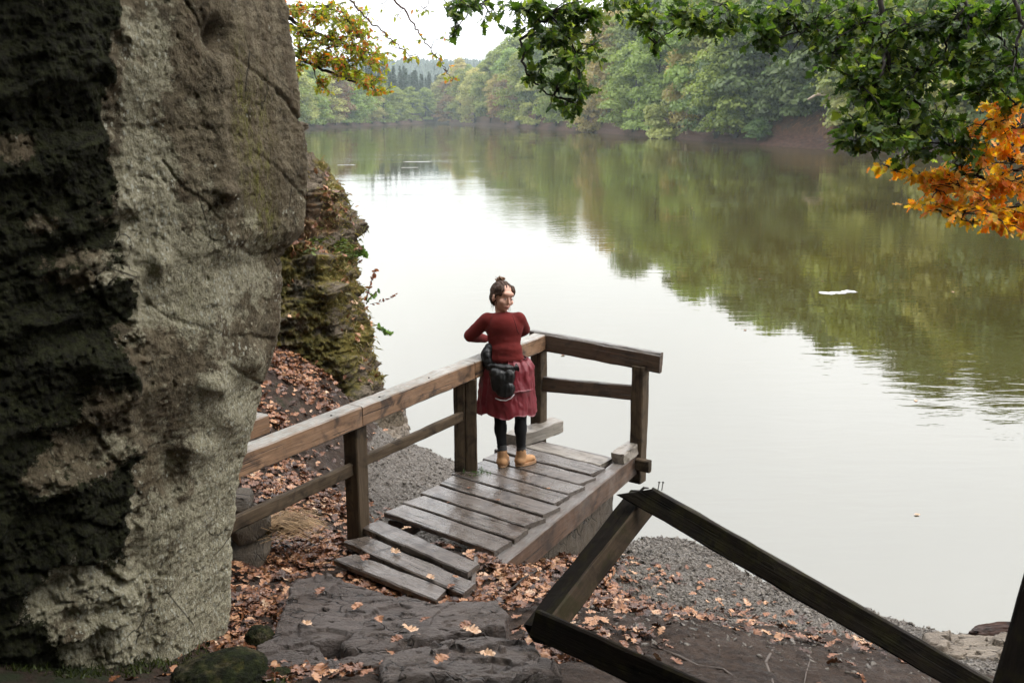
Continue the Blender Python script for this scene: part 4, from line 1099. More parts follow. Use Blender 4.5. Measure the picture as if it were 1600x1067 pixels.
# ---- the leaning broken railing in front
lean = thing('leaning_railing', 'dark rotten railing leaning over the bank in the lower right foreground', 'railing', at_d(850, 975, 4.6))
def facing(p, q, deg):
    x = (Vector(q) - Vector(p)).normalized(); m = (Vector(p) + Vector(q)) / 2 - EYE
    u_ = m.cross(x).normalized()
    if u_.z < 0: u_ = -u_
    return Matrix.Rotation(R(deg), 3, x) @ u_
b0 = at_d(846, 985, 4.72); b1 = at_d(1003, 783, 5.28)
vdir = (b1 - b0).normalized()
b0x = b0 - vdir * 0.03
beam('post', b0x, b1 + vdir * 0.02, 0.135, 0.12, M['black_wood_brown'], lean, up=facing(b0x, b1, 40), seg=24, label='leaning post under the peak of the railing')
lp = [o_ for o_ in COL.objects if o_.parent == lean][-1].data
lp.materials.clear(); lp.materials.append(M['black_wood']); lp.materials.append(M['black_wood_brown'])
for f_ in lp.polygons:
    f_.material_index = 1 if f_.normal.y < -0.6 else 0  # one side face brown, the other faces black
t0 = at_d(1010, 777, 5.12); t1 = at_d(1530, 1075, 4.62)
tdir = (t1 - t0).normalized()
beam('top_rail', t0 - tdir * 0.06, t1 + tdir * 0.8, 0.05, 0.128, M['mossy_timber'], lean, up=facing(t0, t1, 10), seg=40, mitre=0.16, label='top rail slanting down to the right')
l0 = at_d(836, 974, 4.42); l1 = at_d(1085, 1085, 3.95)
ldir = (l1 - l0).normalized()
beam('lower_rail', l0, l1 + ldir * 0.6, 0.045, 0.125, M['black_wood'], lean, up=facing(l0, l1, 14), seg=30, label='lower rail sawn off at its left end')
n0 = at_d(1580, 1120, 3.3); n1 = at_d(1645, 880, 3.45)
beam('post', n0 - (n1 - n0) * 1.4, n1 + (n1 - n0) * 0.4, 0.135, 0.12, M['black_wood'], lean, seg=20, label='near post cut by the right edge of the picture')
for (px, py) in [(1028, 760), (1034, 760)]:
    a = at_d(px, py + 6, 5.08); b = at_d(px + 2, py - 6, 5.10)
    link('nail', Acc().add(tube([a, b, b + Vector((0.0035, 0, 0.0)) * 0], [0.0028, 0.0026, 0.0026], 6)).add(tube([b, b + (b - a) * 0.1], [0.006, 0.006], 6)).mesh('nail', M['iron'], False), lean)
a = at_d(1000, 767, 5.13)
link('nail', Acc().add(tube([a, a + Vector((0.02, 0, 0.018)), a + Vector((0.045, 0.01, 0.012))], [0.006, 0.008, 0.004], 6)).mesh('nail', M['iron'], False), lean)['label'] = 'bent nail on the peak'

# ================================================================== ROCKS
def slab(name, outline, z, thick, label, cat='rock', mat='slab', tilt=(0, 0), seed=0, group=None, rough=0.02, step=0.02, edge=0.10):
    """a flat broken slab: outline in picture positions on the level z"""
    pts = [at_z(a, b, z) for a, b in outline]
    c = sum(pts, Vector()) / len(pts)
    L = [0]; m = len(pts)
    for i in range(m): L.append(L[-1] + (pts[(i + 1) % m] - pts[i]).length)
    nA = 300; nR = 96; ring = []
    rng = np.random.default_rng(seed)
    for k in range(nA):
        d = L[-1] * k / nA; i = max(j for j in range(m) if L[j] <= d); t = (d - L[i]) / max(1e-6, L[i + 1] - L[i])
        p = pts[i].lerp(pts[(i + 1) % m], t); ring.append([p.x, p.y])
    ring = np.array(ring); cc = np.array([c.x, c.y]); V = []
    rr = np.r_[np.linspace(0.0, 0.94, nR - 6), [0.97, 0.99, 1.0, 1.005, 1.01, 1.015]]
    zz = np.r_[np.zeros(nR - 6), [-0.006, -0.015, -0.03, -thick * .4, -thick * .75, -thick]]
    for a, dz in zip(rr, zz):
        q = cc + (ring - cc) * a
        V.append(np.c_[q, np.full(nA, z + dz)])
    V = np.concatenate(V)
    P = V.copy() + seed * 5.1
    w = (V[:, 2] > z - 0.02)
    tt = fbm(P * [1, 1, 1], 2.6, 4, seed=seed) * 3.0
    terr = (np.floor(tt) + smooth(0, 0.10, tt - np.floor(tt))) * step
    cr_ = fbm(P * [1.0, 2.2, 1], 3.2, 3, 0.5, ridged=True, seed=seed + 9); terr = terr - 0.022 * smooth(0.78, 0.93, cr_)
    V[:, 2] += w * terr + rough * 0.55 * fbm(P, 6, 5, 0.6) + 0.16 * rough * fbm(P * [1, 2.6, 1], 22, 4, 0.65, ridged=True) + tilt[0] * (V[:, 0] - c.x) + tilt[1] * (V[:, 1] - c.y)
    V[:, 0] += 0.026 * fbm(P, 8, 5, .65, seed=3); V[:, 1] += 0.026 * fbm(P, 8, 5, .65, seed=6)
    idx = np.arange(nR * nA).reshape(nR, nA); F = np.stack([idx[:-1], idx[1:], np.roll(idx[1:], -1, 1), np.roll(idx[:-1], -1, 1)], 2).reshape(-1, 4)
    me = mesh(name, V, F, M[mat], False); o = link(name, me); tag(o, label, cat, group)
    return o
slab('rock_slab', [(455,918),(462,900),(485,892),(530,896),(590,915),(640,930),(700,945),(690,975),(560,1000),(500,1015),(425,1010),(440,960)], 0.26, 0.35, 'big wet slate slab with a rounded left end below the step boards', tilt=(-0.05, -0.10), seed=1)
slab('rock_slab', [(530,1005),(570,965),(640,945),(730,930),(775,935),(796,962),(790,985),(700,1000),(600,1020),(548,1022)], 0.315, 0.30, 'long slate slab right of the big one, ending at the leaning post', tilt=(0.04, -0.10), seed=2, step=0.012)
slab('rock_slab', [(620,1010),(700,985),(780,978),(835,985),(850,1020),(880,1090),(600,1110),(590,1050)], 0.58, 0.50, 'ridged slate slab at the bottom edge with a wrinkled face', tilt=(-0.02, -0.30), seed=3, rough=0.035, step=0.03)
slab('rock_slab', [(470,1050),(540,1018),(610,1015),(640,1050),(630,1100),(480,1110)], 0.45, 0.25, 'smaller broken slab at the bottom edge, partly under leaves', tilt=(0, -0.1), seed=4, rough=0.03)
slab('rock_slab', [(400,1010),(450,985),(500,1010),(520,1040),(470,1060),(405,1050)], 0.36, 0.2, 'low brown slab among the leaves left of the big one', tilt=(0, -0.1), seed=5, rough=0.03)
slab('shore_rock', [(1440,992),(1480,985),(1545,988),(1600,1000),(1600,1030),(1540,1035),(1480,1025),(1450,1010)], -0.78, 0.25, 'flat pale ribbed rock at the water edge by the right post', mat='shore_rock', tilt=(0.03, -0.12), seed=6, rough=0.03, step=0.04)
slab('shore_rock', [(595,640),(610,632),(634,648),(640,668),(622,690),(596,684),(585,665)], -0.72, 0.4, 'grey cracked rock at the foot of the mossy outcrop, beside the water', mat='shore_rock', tilt=(-0.1, 0.1), seed=7, rough=0.05, step=0.05)

def boulder(name, c, r, label, cat='rock', mat='shore_rock', seed=0, group=None, amp=0.3, flat=0.3):
    bm = bmesh.new(); bmesh.ops.create_icosphere(bm, subdivisions=5, radius=1.0)
    V = np.array([v.co[:] for v in bm.verts]); bm.faces.ensure_lookup_table(); F = np.array([[v.index for v in f.verts] for f in bm.faces]); bm.free()
    d = 1 + amp * fbm(V, 1.3, 4, seed=seed) + 0.10 * fbm(V * [1, 1, 2.5], 5, 5, 0.65, ridged=True, seed=seed + 1)
    q = V * d[:, None]
    q = np.sign(q) * np.abs(q) ** (1 - flat * 0.5)
    me = mesh(name, q * np.array(r), F, M[mat] if isinstance(mat, str) else mat)
    o = link(name, me, None, Matrix.Translation(Vector(c)) @ Matrix.Rotation(seed, 4, 'Z'))
    if mat == 'outcrop': attr(me, 'moss', np.full(len(V), 0.5)); attr(me, 'dark', np.full(len(V), 0.55)); attr(me, 'soil', np.full(len(V), -1.0))
    return tag(o, label, cat, group)
c = at_y(388, 800, 6.3)
def angular_stone(name, c, r, label, seed, mat='old_stone'):
    rng = np.random.default_rng(seed); bm = bmesh.new()
    for _ in range(22):
        d = rng.normal(size=3); d /= np.linalg.norm(d); d = np.sign(d) * np.abs(d)**.6
        bm.verts.new((d[0] * r[0], d[1] * r[1], d[2] * r[2]))
    bmesh.ops.convex_hull(bm, input=bm.verts); bmesh.ops.delete(bm, geom=[v for v in bm.verts if not v.link_faces], context='VERTS')
    bmesh.ops.bevel(bm, geom=bm.edges[:], offset=.008, segments=1, affect='EDGES'); bmesh.ops.triangulate(bm, faces=bm.faces[:]); bmesh.ops.subdivide_edges(bm, edges=bm.edges[:], cuts=3, use_grid_fill=True); bmesh.ops.triangulate(bm, faces=bm.faces[:])
    V = np.array([v.co[:] for v in bm.verts]); F = np.array([[v.index for v in f.verts] for f in bm.faces]) if not bm.verts.index_update() else None; bm.free()
    V += .008 * np.stack([fbm(V + 3 * q, 12, 4, ridged=True, seed=seed + q) for q in range(3)], 1)
    return tag(link(name, mesh(name, V, F, M[mat], False), None, Matrix.Translation(Vector(c)) @ Matrix.Rotation(seed * 1.3, 4, 'Z') @ Matrix.Rotation(.12 * math.sin(seed), 4, 'X')), label, 'rock')
for kk, (dx, zc, rr_, lab) in enumerate([(-.10, .06, (.22, .24, .15), 'lowest broad stone of the dark stack under the near handrail'), (-.07, .26, (.17, .20, .11), 'middle stone of the dark stack under the near handrail'), (-.12, .40, (.15, .17, .075), 'small top stone of the dark stack beside the cliff')]):
    angular_stone('stacked_stone', (c.x + dx, 6.38 + .02 * kk, zc), rr_, lab, 11 + 3 * kk)
boulder('moss_clump', (at_z(345, 1046, .62).x, at_z(345, 1046, .62).y, 0.56), (0.20, 0.16, 0.12), 'dark green moss cushion at the foot of the cliff, bottom edge', 'moss', 'outcrop', 13)
boulder('moss_clump', (at_z(430, 1040, .5).x, at_z(430, 1040, .5).y, 0.42), (0.08, 0.07, 0.05), 'small moss cushion among the leaves right of the big cushion', 'moss', 'outcrop', 14)
c = at_z(405, 985, 0.32); boulder('moss_clump', (c.x, c.y, 0.27), (0.07, 0.07, 0.07), 'dark mossy lump left of the big slate slab', 'moss', 'outcrop', 15)

# driftwood log at right
c = at_z(1556, 984, -0.86)
M['rotten'] = mat_wood('rotten_red_wood', (0.020, 0.008, 0.005), (0.055, 0.024, 0.014), (0.008, 0.005, 0.004), rmin=0.4, rmax=0.9, spec=0.2, grain=2)
boulder('driftwood_log', (c.x, c.y, -0.88), (0.21, 0.07, 0.065), 'short wet red brown piece of driftwood on the shore beside the right post', 'log', 'rotten', 0.2, amp=.5)

# shale flakes over the mud: real relief
def flakes():
    rng = np.random.default_rng(12)
    n = 60000
    x = np.concatenate([rng.uniform(-2.0, 1.4, n // 3), rng.uniform(0.2, 4.4, 2 * n // 3)]); y = np.concatenate([rng.uniform(6.8, 11.8, n // 3), rng.uniform(5.0, 9.2, 2 * n // 3)])
    z = ground_height(x, y); m = shingle_mask(x, y, z)
    ok = (z > WATER_Z - 0.02) & (rng.uniform(size=n) < m * 0.9 + 0.10)
    x, y, z = x[ok], y[ok], z[ok]; n = len(x)
    s = 0.006 + 0.034 * rng.beta(1.2, 3.2, n); k = 5
    ph = np.sort(rng.uniform(0, 2 * np.pi, (n, k)), 1); rr = s[:, None] * rng.uniform(.7, 1.2, (n, k)); asp = rng.uniform(.4, 1, n)[:, None]
    X = rr * np.cos(ph); Y = rr * np.sin(ph) * asp; th = rng.uniform(0, 6.28, n)[:, None]
    Xr = X * np.cos(th) - Y * np.sin(th); Yr = X * np.sin(th) + Y * np.cos(th)
    gx = rng.normal(size=(n, 1)) * 0.35; gy = rng.normal(size=(n, 1)) * 0.35
    T = s[:, None] * rng.uniform(.15, .4, (n, 1))
    top = np.stack([x[:, None] + Xr * .9, y[:, None] + Yr * .9, z[:, None] + T + gx * Xr + gy * Yr], 2)
    bot = np.stack([x[:, None] + Xr, y[:, None] + Yr, z[:, None] - T * .5 + gx * Xr + gy * Yr], 2)
    V = np.concatenate([top, bot], 1).reshape(-1, 3)
    i = np.arange(n)[:, None] * (2 * k)
    tri = np.concatenate([i + np.array([[0, 1, 2]]), i + np.array([[0, 2, 3]]), i + np.array([[0, 3, 4]])])
    q = np.concatenate([np.concatenate([i + j, i + k + j, i + (j + 1) % k], 1) for j in range(k)] + [np.concatenate([i + k + j, i + k + (j + 1) % k, i + (j + 1) % k], 1) for j in range(k)])
    me = mesh('shale_flakes', V, np.concatenate([tri, q]), M['flake'], False)
    tag(link('shale_flakes', me), 'wet grey shale flakes strewn over the lake shore', 'gravel', kind='stuff')
flakes()

# ================================================================== LEAVES ON THE GROUND
def oak_outline(rng, lobes=4, L=1.0, W=0.32):
    """half outline from stalk to tip, lobed; returns list of (x along, y half width)"""
    pts = [(0.0, 0.012), (0.06, 0.03)]
    for i in range(lobes):
        t0 = 0.10 + 0.85 * i / lobes; t1 = 0.10 + 0.85 * (i + 1) / lobes
        w = W * math.sin(math.pi * (0.18 + 0.72 * (i + 0.6) / lobes)) * rng.uniform(.85, 1.1)
        pts += [(t0 + (t1 - t0) * 0.45, w), (t0 + (t1 - t0) * 0.85, w * 0.95), (t1, w * 0.45)]
    pts[-1] = (0.985, W * 0.2)
    return pts
def leaf_shape(seed, curl=0.25, fold=0.25, kind='oak'):
    rng = random.Random(seed)
    h = oak_outline(rng) if kind == 'oak' else [(0, .012), (.04, .10), (.0, .26), (.10, .30), (.14, .46), (.26, .36), (.42, .52), (.46, .34), (.60, .32), (.62, .20), (.80, .19), (.83, .1), (0.99, .01)]
    n = len(h)
    up = [(x, y) for x, y in h]; lo = [(x, -y * rng.uniform(.85, 1.1)) for x, y in h]
    V = []; F = []
    c1, c2 = rng.uniform(-curl, curl) * 1.5, rng.uniform(-curl, curl)
    def zf(x, y): return fold * abs(y) + c1 * (x - .5)**2 + c2 * y * (x - .4) * 2 + 0.05 * math.sin(9 * x + 14 * y)
    for (x, y) in h: V.append((x, 0, zf(x, 0)))
    for (x, y) in up: V.append((x, y, zf(x, y)))
    for (x, y) in lo: V.append((x, y, zf(x, y)))
    for i in range(n - 1):
        F.append((i, i + 1, n + i + 1, n + i)); F.append((i + 1, i, 2 * n + i, 2 * n + i + 1))
    b = len(V); V += [(-.22, .008, 0), (-.22, -.008, 0), (0, -.01, 0), (0, .01, 0)]; F.append((b, b + 1, b + 2, b + 3))
    V = np.array(V); V[:, 0] -= 0.45
    return V, F
LEAFSHAPES = [leaf_shape(i, 0.35, 0.3) for i in range(8)]
MAPLE = [leaf_shape(20 + i, 0.25, 0.12, 'maple') for i in range(4)]
GREENSH = [leaf_shape(30 + i, 0.18, 0.12) for i in range(6)]
def tri_faces(F):
    out = []
    for f in F:
        for k in range(1, len(f) - 1): out.append((f[0], f[k], f[k + 1]))
    return np.array(out)
def scatter_mesh(name, shapes, C, X, Nrm, size, mat, rng, tone=None):
    """many leaves joined: C centres, X leaf directions, Nrm normals"""
    Vs = []; Fs = []; Ts = []; b = 0
    n = len(C); which = rng.integers(0, len(shapes), n)
    X = X / np.linalg.norm(X, axis=1)[:, None]; Nrm = Nrm - X * (Nrm * X).sum(1)[:, None]; Nrm /= np.linalg.norm(Nrm, axis=1)[:, None] + 1e-9
    Y = np.cross(Nrm, X); tone = rng.uniform(0, 1, n) if tone is None else tone
    for k, (V, F) in enumerate(shapes):
        ii = np.where(which == k)[0]
        if not len(ii): continue
        T = tri_faces(F); s = size[ii][:, None, None]
        W_ = C[ii][:, None] + s * (V[None, :, 0:1] * X[ii][:, None] + V[None, :, 1:2] * Y[ii][:, None] + V[None, :, 2:3] * Nrm[ii][:, None])
        Vs.append(W_.reshape(-1, 3)); Fs.append((T[None] + (np.arange(len(ii)) * len(V))[:, None, None]).reshape(-1, 3) + b); Ts.append(np.repeat(tone[ii], len(V)))
        b += len(ii) * len(V)
    me = mesh(name, np.concatenate(Vs), np.concatenate(Fs), mat, False); attr(me, 'leaf_tone', np.concatenate(Ts)); return me
def mat_dead(name='fallen_oak_leaf'):
    t = NT(name); oi = t.n('ShaderNodeObjectInfo'); v = t.mapv()
    f = t.math('ADD', t.math('MULTIPLY', t.attr('leaf_tone'), 1.0), t.math('MULTIPLY', t.math('SUBTRACT', t.noise(v, 18, 3), 0.5), 0.5))
    x = t.n('ShaderNodeValToRGB'); t.l(f, x.inputs[0]); e = x.color_ramp.elements
    e[0].position = 0.0; e[0].color = (0.030, 0.013, 0.008, 1); e[1].position = 1.0; e[1].color = (0.54, 0.38, 0.25, 1)
    for p, c in [(0.24, (0.080, 0.032, 0.015)), (0.50, (0.215, 0.085, 0.036)), (0.76, (0.40, 0.200, 0.095))]:
        k = e.new(p); k.color = (*c, 1)
    return t.pbr(x.outputs[0], t.ramp(t.noise(v, 12, 2), .35, .65, .22, .6), None, 0.5)
M['dead'] = mat_dead()
def leaf_litter():
    rng = np.random.default_rng(33)
    # patches in plan: centre x,y, radius, number
    patches = []
    def pp(px, py, z, r, n): q = at_z(px, py, z); patches.append((q.x, q.y, r, n))
    for px, py, z, r, n in [(420,870,.05,.34,650),(400,930,.18,.28,420),(385,980,.3,.25,330),(470,830,-.05,.32,520),(500,860,-.05,.22,320),(440,800,-.15,.30,350),(480,780,-.25,.35,420),(520,790,-.25,.25,220),(450,730,-.2,.35,150),(520,720,-.5,.4,90),
                            (400,1040,.42,.28,260),(480,1035,.42,.30,200),(540,1045,.45,.22,90),(600,920,.0,.22,160),(660,930,.0,.18,140),(560,900,0,.16,110),(700,925,.05,.14,60),
                            (800,900,-.1,.26,520),(770,930,-.0,.20,330),(840,870,-.3,.26,330),(880,860,-.4,.28,300),(930,910,-.45,.34,420),(900,950,-.2,.30,420),(950,960,-.3,.30,300),(1010,970,-.4,.28,170),(1070,965,-.5,.25,110),(870,1010,.1,.22,240),(930,1040,.05,.22,140),(850,1040,.3,.15,60),
                            (960,870,-.65,.3,60),(1050,900,-.7,.6,70),(1200,1000,-.5,.7,60),(1150,960,-.6,.4,60),(740,1000,.4,.3,10),(650,1000,.4,.3,16),
                            (460,590,.3,.40,260),(480,620,.15,.35,240),(500,560,.4,.35,160),(430,560,.4,.3,120),(440,650,0,.4,70),(430,700,-.1,.35,120),(610,780,-.4,.3,12),(690,855,-.03,.12,26),(745,880,-.03,.08,14),(1100,1020,-.3,.4,40),(1250,1030,-.3,.5,36),(1000,1040,-.1,.3,30),(1350,1040,-.4,.4,20)]:
        pp(px, py, z, r, n)
    X = []; 
    for (x, y, r, n) in patches:
        a = rng.uniform(0, 6.28, n); d = r * np.abs(rng.normal(size=n)) * 0.8
        X.append(np.c_[x + d * np.cos(a), y + d * np.sin(a)])
    X = np.concatenate(X); e = 0.03
    # not on the boards of the platform, not inside the slabs
    z = ground_height(X[:, 0], X[:, 1]); gx = (base_height(X[:, 0] + e, X[:, 1]) - base_height(X[:, 0], X[:, 1])) / e; gy = (base_height(X[:, 0], X[:, 1] + e) - base_height(X[:, 0], X[:, 1])) / e
    n = len(X); C = np.c_[X, z + rng.uniform(0.004, 0.035, n)]
    Nn = np.c_[-gx, -gy, np.ones(n)] + rng.normal(size=(n, 3)) * 0.30; D = rng.normal(size=(n, 3)); D[:, 2] *= 0.2
    dep = C[:, 1]
    tone = np.clip(rng.beta(1.5, 2.1, n) + 0.10 * fbm(C, 2, 2), 0, 1)
    keep = (z > WATER_Z + 0.02)
    me = scatter_mesh('leaf_litter', LEAFSHAPES, C[keep], D[keep], Nn[keep], rng.uniform(0.045, 0.098, n)[keep], M['dead'], rng, tone[keep])
    tag(link('leaf_litter', me), 'carpet of fallen russet oak leaves on the bank', 'leaves', kind='stuff')
leaf_litter()
# single leaves lying where they can be counted
SINGLE = []
for i, (V, F) in enumerate(LEAFSHAPES[:4]):
    for j, tn in enumerate((0.42, 0.62, 0.9)):
        me = mesh('fallen_leaf', V, F, M['dead'], False); attr(me, 'leaf_tone', np.full(len(V), tn)); SINGLE.append(me)
rl = random.Random(8)
def loose(px, py, z, s, label, k=None, group=None, tone=None):
    p = at_z(px, py, z); me = SINGLE[rl.randrange(len(SINGLE))] if tone is None else SINGLE[rl.randrange(4) * 3 + tone]
    Mx = Matrix.Translation((p.x, p.y, z + 0.006)) @ Matrix.Rotation(rl.uniform(0, 6.28), 4, 'Z') @ Matrix.Rotation(rl.uniform(-.2, .2), 4, 'X') @ Matrix.Scale(s, 4)
    tag(link('fallen_leaf', me, None, Mx), label, 'leaf', group)
loose(619,864,.045,.10,'pale leaf on the second step board from the platform',tone=2)
loose(570,872,.045,.11,'curled brown leaf near the left end of the middle step board')
loose(672,903,.045,.09,'leaf on the right part of the middle step board',tone=2)
loose(705,916,.045,.07,'small leaf close to the right end of the middle step board')
loose(712,902,.05,.05,'tiny leaf in the gap between the two upper step boards')
loose(634,826,-.03,.08,'pale leaf in the soil gap between step and platform',tone=2)
loose(558,949,.31,.10,'orange leaf lying alone on the big slate slab',tone=1)
loose(735,985,.40,.12,'pale oak leaf on the long slate slab by the leaning post',tone=2)
loose(727,978,.40,.09,'red brown leaf under the pale one on the long slab',tone=0)
loose(642,985,.38,.11,'pale leaf at the left part of the long slate slab',tone=2)
loose(620,1000,.42,.09,'brown leaf between the long slab and the bottom slab',tone=0)
loose(778,782,.005,.045,'small orange leaf on the wet board in the middle of the platform',tone=1)
loose(733,763,.005,.035,'tiny pale leaf on the left of the platform boards')
loose(857,764,.005,.035,'tiny leaf on the right half of the platform boards')
loose(700,846-60,.005,.03,'tiny dark leaf on the nearest platform boards',tone=0)
for i, (px, py) in enumerate([(1053,1010),(1141,1012),(1280,1018),(1325,1048),(1360,1025),(1150,1032),(1205,990),(1120,985),(1090,975),(1240,975),(1340,1000)]):
    q = at_z(px, py, -.35); z = gz(q.x, q.y); q = at_z(px, py, z); z = gz(q.x, q.y)
    loose(px, py, z + .01, rl.uniform(.06, .10), 'dry leaf lying alone on the bare brown soil right of the leaning railing', group='single leaves on the bare brown soil', tone=rl.choice([1, 2, 2]))
for i in range(10):
    px = rl.uniform(1010, 1230); py = rl.uniform(880, 940); q = at_z(px, py, -.75); z = gz(q.x, q.y)
    loose(px, py, z + .01, rl.uniform(.06, .09), 'leaf lying on the grey shale shore right of the leaning post', group='single leaves on the grey shale', tone=rl.choice([1, 1, 2]))

for px, py, z, lab, tn in [(500,925,.31,'dark brown leaf on the upper left of the big slate slab',0),(592,968,.34,'small russet leaf near the middle of the big slate slab',1),(665,968,.37,'small dark leaf on the long slate slab, left of its centre',0),(690,1030,.66,'russet leaf on the ridged slab at the bottom edge',1),(760,1022,.64,'small pale leaf on the right of the ridged bottom slab',2),(480,975,.34,'pair of pale leaf halves at the lower left of the big slab',2)]:
    loose(px, py, z, rl.uniform(.06, .10), lab, tone=tn)
# roots and twigs on the soil
def root_line(pts, r, label, cat='root', name='tree_root', zoff=0.004, mat='root', group=None):
    P = []
    for (px, py) in pts:
        q = at_z(px, py, -0.3)
        for _ in range(4): q = at_z(px, py, gz(q.x, q.y) + zoff)
        P.append(q)
    n = len(P); tag(link(name, Acc().add(tube(P, [r * (1 - .6 * i / n) for i in range(n)], 6)).mesh(name, M[mat])), label, cat, group)
root_line([(1216,995),(1208,1015),(1196,1035),(1204,1055),(1212,1080)], .014, 'forked pale root crossing the brown soil in the middle')
root_line([(1216,995),(1190,985),(1170,978)], .010, 'root stub reaching up left from the fork of the pale root')
root_line([(1190,1023),(1180,1015),(1172,1008)], .007, 'thin side root left of the forked pale root')
root_line([(1110,985),(1122,998),(1124,1018)], .009, 'short root left of the forked one, below the leaf heap')
root_line([(1266,1030),(1260,1050),(1255,1075)], .006, 'thin straight root right of the forked pale root')
root_line([(1020,1010),(1060,1025),(1090,1040),(1130,1045),(1150,1060)], .012, 'long root running along behind the lower rail')
root_line([(905,1035),(890,1050),(872,1062)], .012, 'root poking out of leaves beside the ridged slab')
root_line([(500,1000),(545,1012),(575,1020)], .007, 'fallen twig across the low slab among the leaves', 'twig', 'fallen_twig', 0.06, 'twig')
root_line([(795,925),(815,905),(838,892)], .010, 'dark twig in the leaf heap right of the step boards', 'twig', 'fallen_twig', 0.05, 'twig')
root_line([(735,860),(742,875),(745,890)], .006, 'dry twig by the corner of the step boards', 'twig', 'fallen_twig', 0.05, 'root')

# dry grass tuft by the boulder, small plants at the outcrop
def grass_tuft(c, n, L, label, mat, seed, lean=(0.5, -0.1), w=0.004, spread=.08):
    rng = random.Random(seed); a = Acc()
    for i in range(n):
        b = Vector((c[0] + rng.gauss(0, spread), c[1] + rng.gauss(0, spread), c[2])); l = L * rng.uniform(.5, 1)
        d = Vector((lean[0] + rng.uniform(-.35, .35), lean[1] + rng.uniform(-.35, .35), rng.uniform(.2, .8))).normalized(); s = d.cross(Vector((0, 0, 1))).normalized() * w
        p1 = b + d * l * .5; p2 = p1 + (d + Vector((0, 0, -0.9))).normalized() * l * .55
        k = len(a.V); a.V += [tuple(b - s), tuple(b + s), tuple(p1 + s), tuple(p1 - s), tuple(p2)]; a.F += [(k, k + 1, k + 2, k + 3), (k + 3, k + 2, k + 4)]
    return tag(link('grass_tuft', a.mesh('grass_tuft', mat)), label, 'grass')
M['straw'] = mat_plain('straw_coloured_grass', (0.30, 0.19, 0.09), 0.7)
M['fern'] = mat_leaf('fresh_green_leaf', [(0.06, 0.13, 0.025), (0.14, 0.24, 0.05)], 0.35, 3)
c = at_y(428, 775, 6.55); grass_tuft((c.x, 6.55, 0.16), 380, .30, 'straw coloured dry grass tuft hanging beside the dark boulder', M['straw'], 1, (0.8, 0.1))
c = at_y(740, 722, 8.15); grass_tuft((c.x + .03, 8.1, 0.0), 60, .07, 'small moss and grass tuft at the foot of the double post', M['fern'], 2, (0.3, -.1), .003, .05)
def outcrop_leaves():
    rng = np.random.default_rng(61); G = OUT[:330]; N = normals_grid(G)
    if N[:, 150, 1].mean() > 0: N = -N
    P = G.reshape(-1, 3); Nn = N.reshape(-1, 3); u, v = proj(P)
    w = np.exp(-((v - 390) / 12)**2) * (u > 455) * (u < 565) * 3 + 0.9 * ((v > 300) & (v < 380) & (u < 545)) + 0.35 * ((u > 530) & (v > 390)) + 0.12
    w = w * (u > 440) * (u < 640) * (v > 270) * (v < 640) * (Nn[:, 1] < 0.5) * (Nn[:, 2] > -0.2); w = w * np.clip(.3 + 2 * fbm(P, 3, 2, seed=9), 0, 2)
    i = rng.choice(len(P), 230, p=w / w.sum()); n = Nn[i] + rng.normal(size=(230, 3)) * .35 + np.array([0, 0, .4])
    C = P[i] + Nn[i] * .03
    me = scatter_mesh('leaf_scatter', LEAFSHAPES, C, rng.normal(size=(230, 3)), n, rng.uniform(.06, .10, 230), M['dead'], rng, rng.uniform(.3, .9, 230))
    tag(link('leaf_scatter', me), 'fallen oak leaves caught on the mossy outcrop', 'leaves', kind='stuff')
    j = rng.choice(len(P), 300, p=(lambda q: q / q.sum())(np.exp(-((v - 388 - 10 * fbm(P, 1.5, 2, seed=3)) / 11)**2) * (u > 480) * (u < 575) * (Nn[:, 1] < 0.6) * np.clip(.2 + 2.5 * fbm(P, 4, 2, seed=12), 0, 2)))
    X = np.c_[rng.normal(size=300) * .8, -np.abs(rng.normal(size=300)), rng.uniform(-.4, .5, 300)]
    me = scatter_mesh('ledge_fern', GREENSH, P[j] + Nn[j] * .05, X, rng.normal(size=(300, 3)) * .4 + np.array([0, 0, 1]), rng.uniform(.035, .075, 300), mat_leaf('dull_ledge_fern', [(0.05, 0.075, 0.015), (0.12, 0.15, 0.035)], .3, 2), rng)
    tag(link('ledge_fern', me), 'green ferns and herbs growing along the ledge of the outcrop', 'ferns', kind='stuff')
outcrop_leaves()
def small_plant(stem, leaves, label, mat, r=.008, ls=.06, name='small_plant', seed=1):
    """stem: 3D points; leaves along it"""
    rng = random.Random(seed); root = thing(name, label, 'plant', stem[0])
    link('stem', Acc().add(tube(stem, [r * (1 - .5 * i / len(stem)) for i in range(len(stem))], 5)).mesh('stem', M['red_twig']), root)
    for i in range(leaves):
        t = (i + 1) / leaves * (len(stem) - 1); k = min(int(t), len(stem) - 2); p = Vector(stem[k]).lerp(Vector(stem[k + 1]), t - k)
        V, F = GREENSH[i % 6]; me = mesh('leaf', V * ls * rng.uniform(.7, 1.2), F, mat, False); attr(me, 'leaf_tone', np.full(len(V), rng.random()))
        Mx = Matrix.Translation(p + Vector((rng.uniform(-.02, .02), 0, rng.uniform(-.02, .02)))) @ Matrix.Rotation(rng.uniform(0, 6.28), 4, 'Y') @ Matrix.Rotation(R(70 + rng.uniform(-30, 30)), 4, 'X')
        link('leaf', me, root, Mx)
M['red_leaf'] = mat_leaf('dry_red_leaf', [(0.12, 0.03, 0.015), (0.25, 0.08, 0.03)], .3, 3)
y = 11.9
small_plant([at_y(572, 470, y), at_y(577, 450, y), at_y(582, 435, y), at_y(587, 422, y)], 10, 'upright red leaved twig on the right edge of the outcrop', M['red_leaf'], ls=.07, seed=2)
small_plant([at_y(572, 475, y), at_y(580, 463, y), at_y(590, 455, y)], 5, 'small green leaved twig beside the upright red one', M['fern'], ls=.08, seed=3)
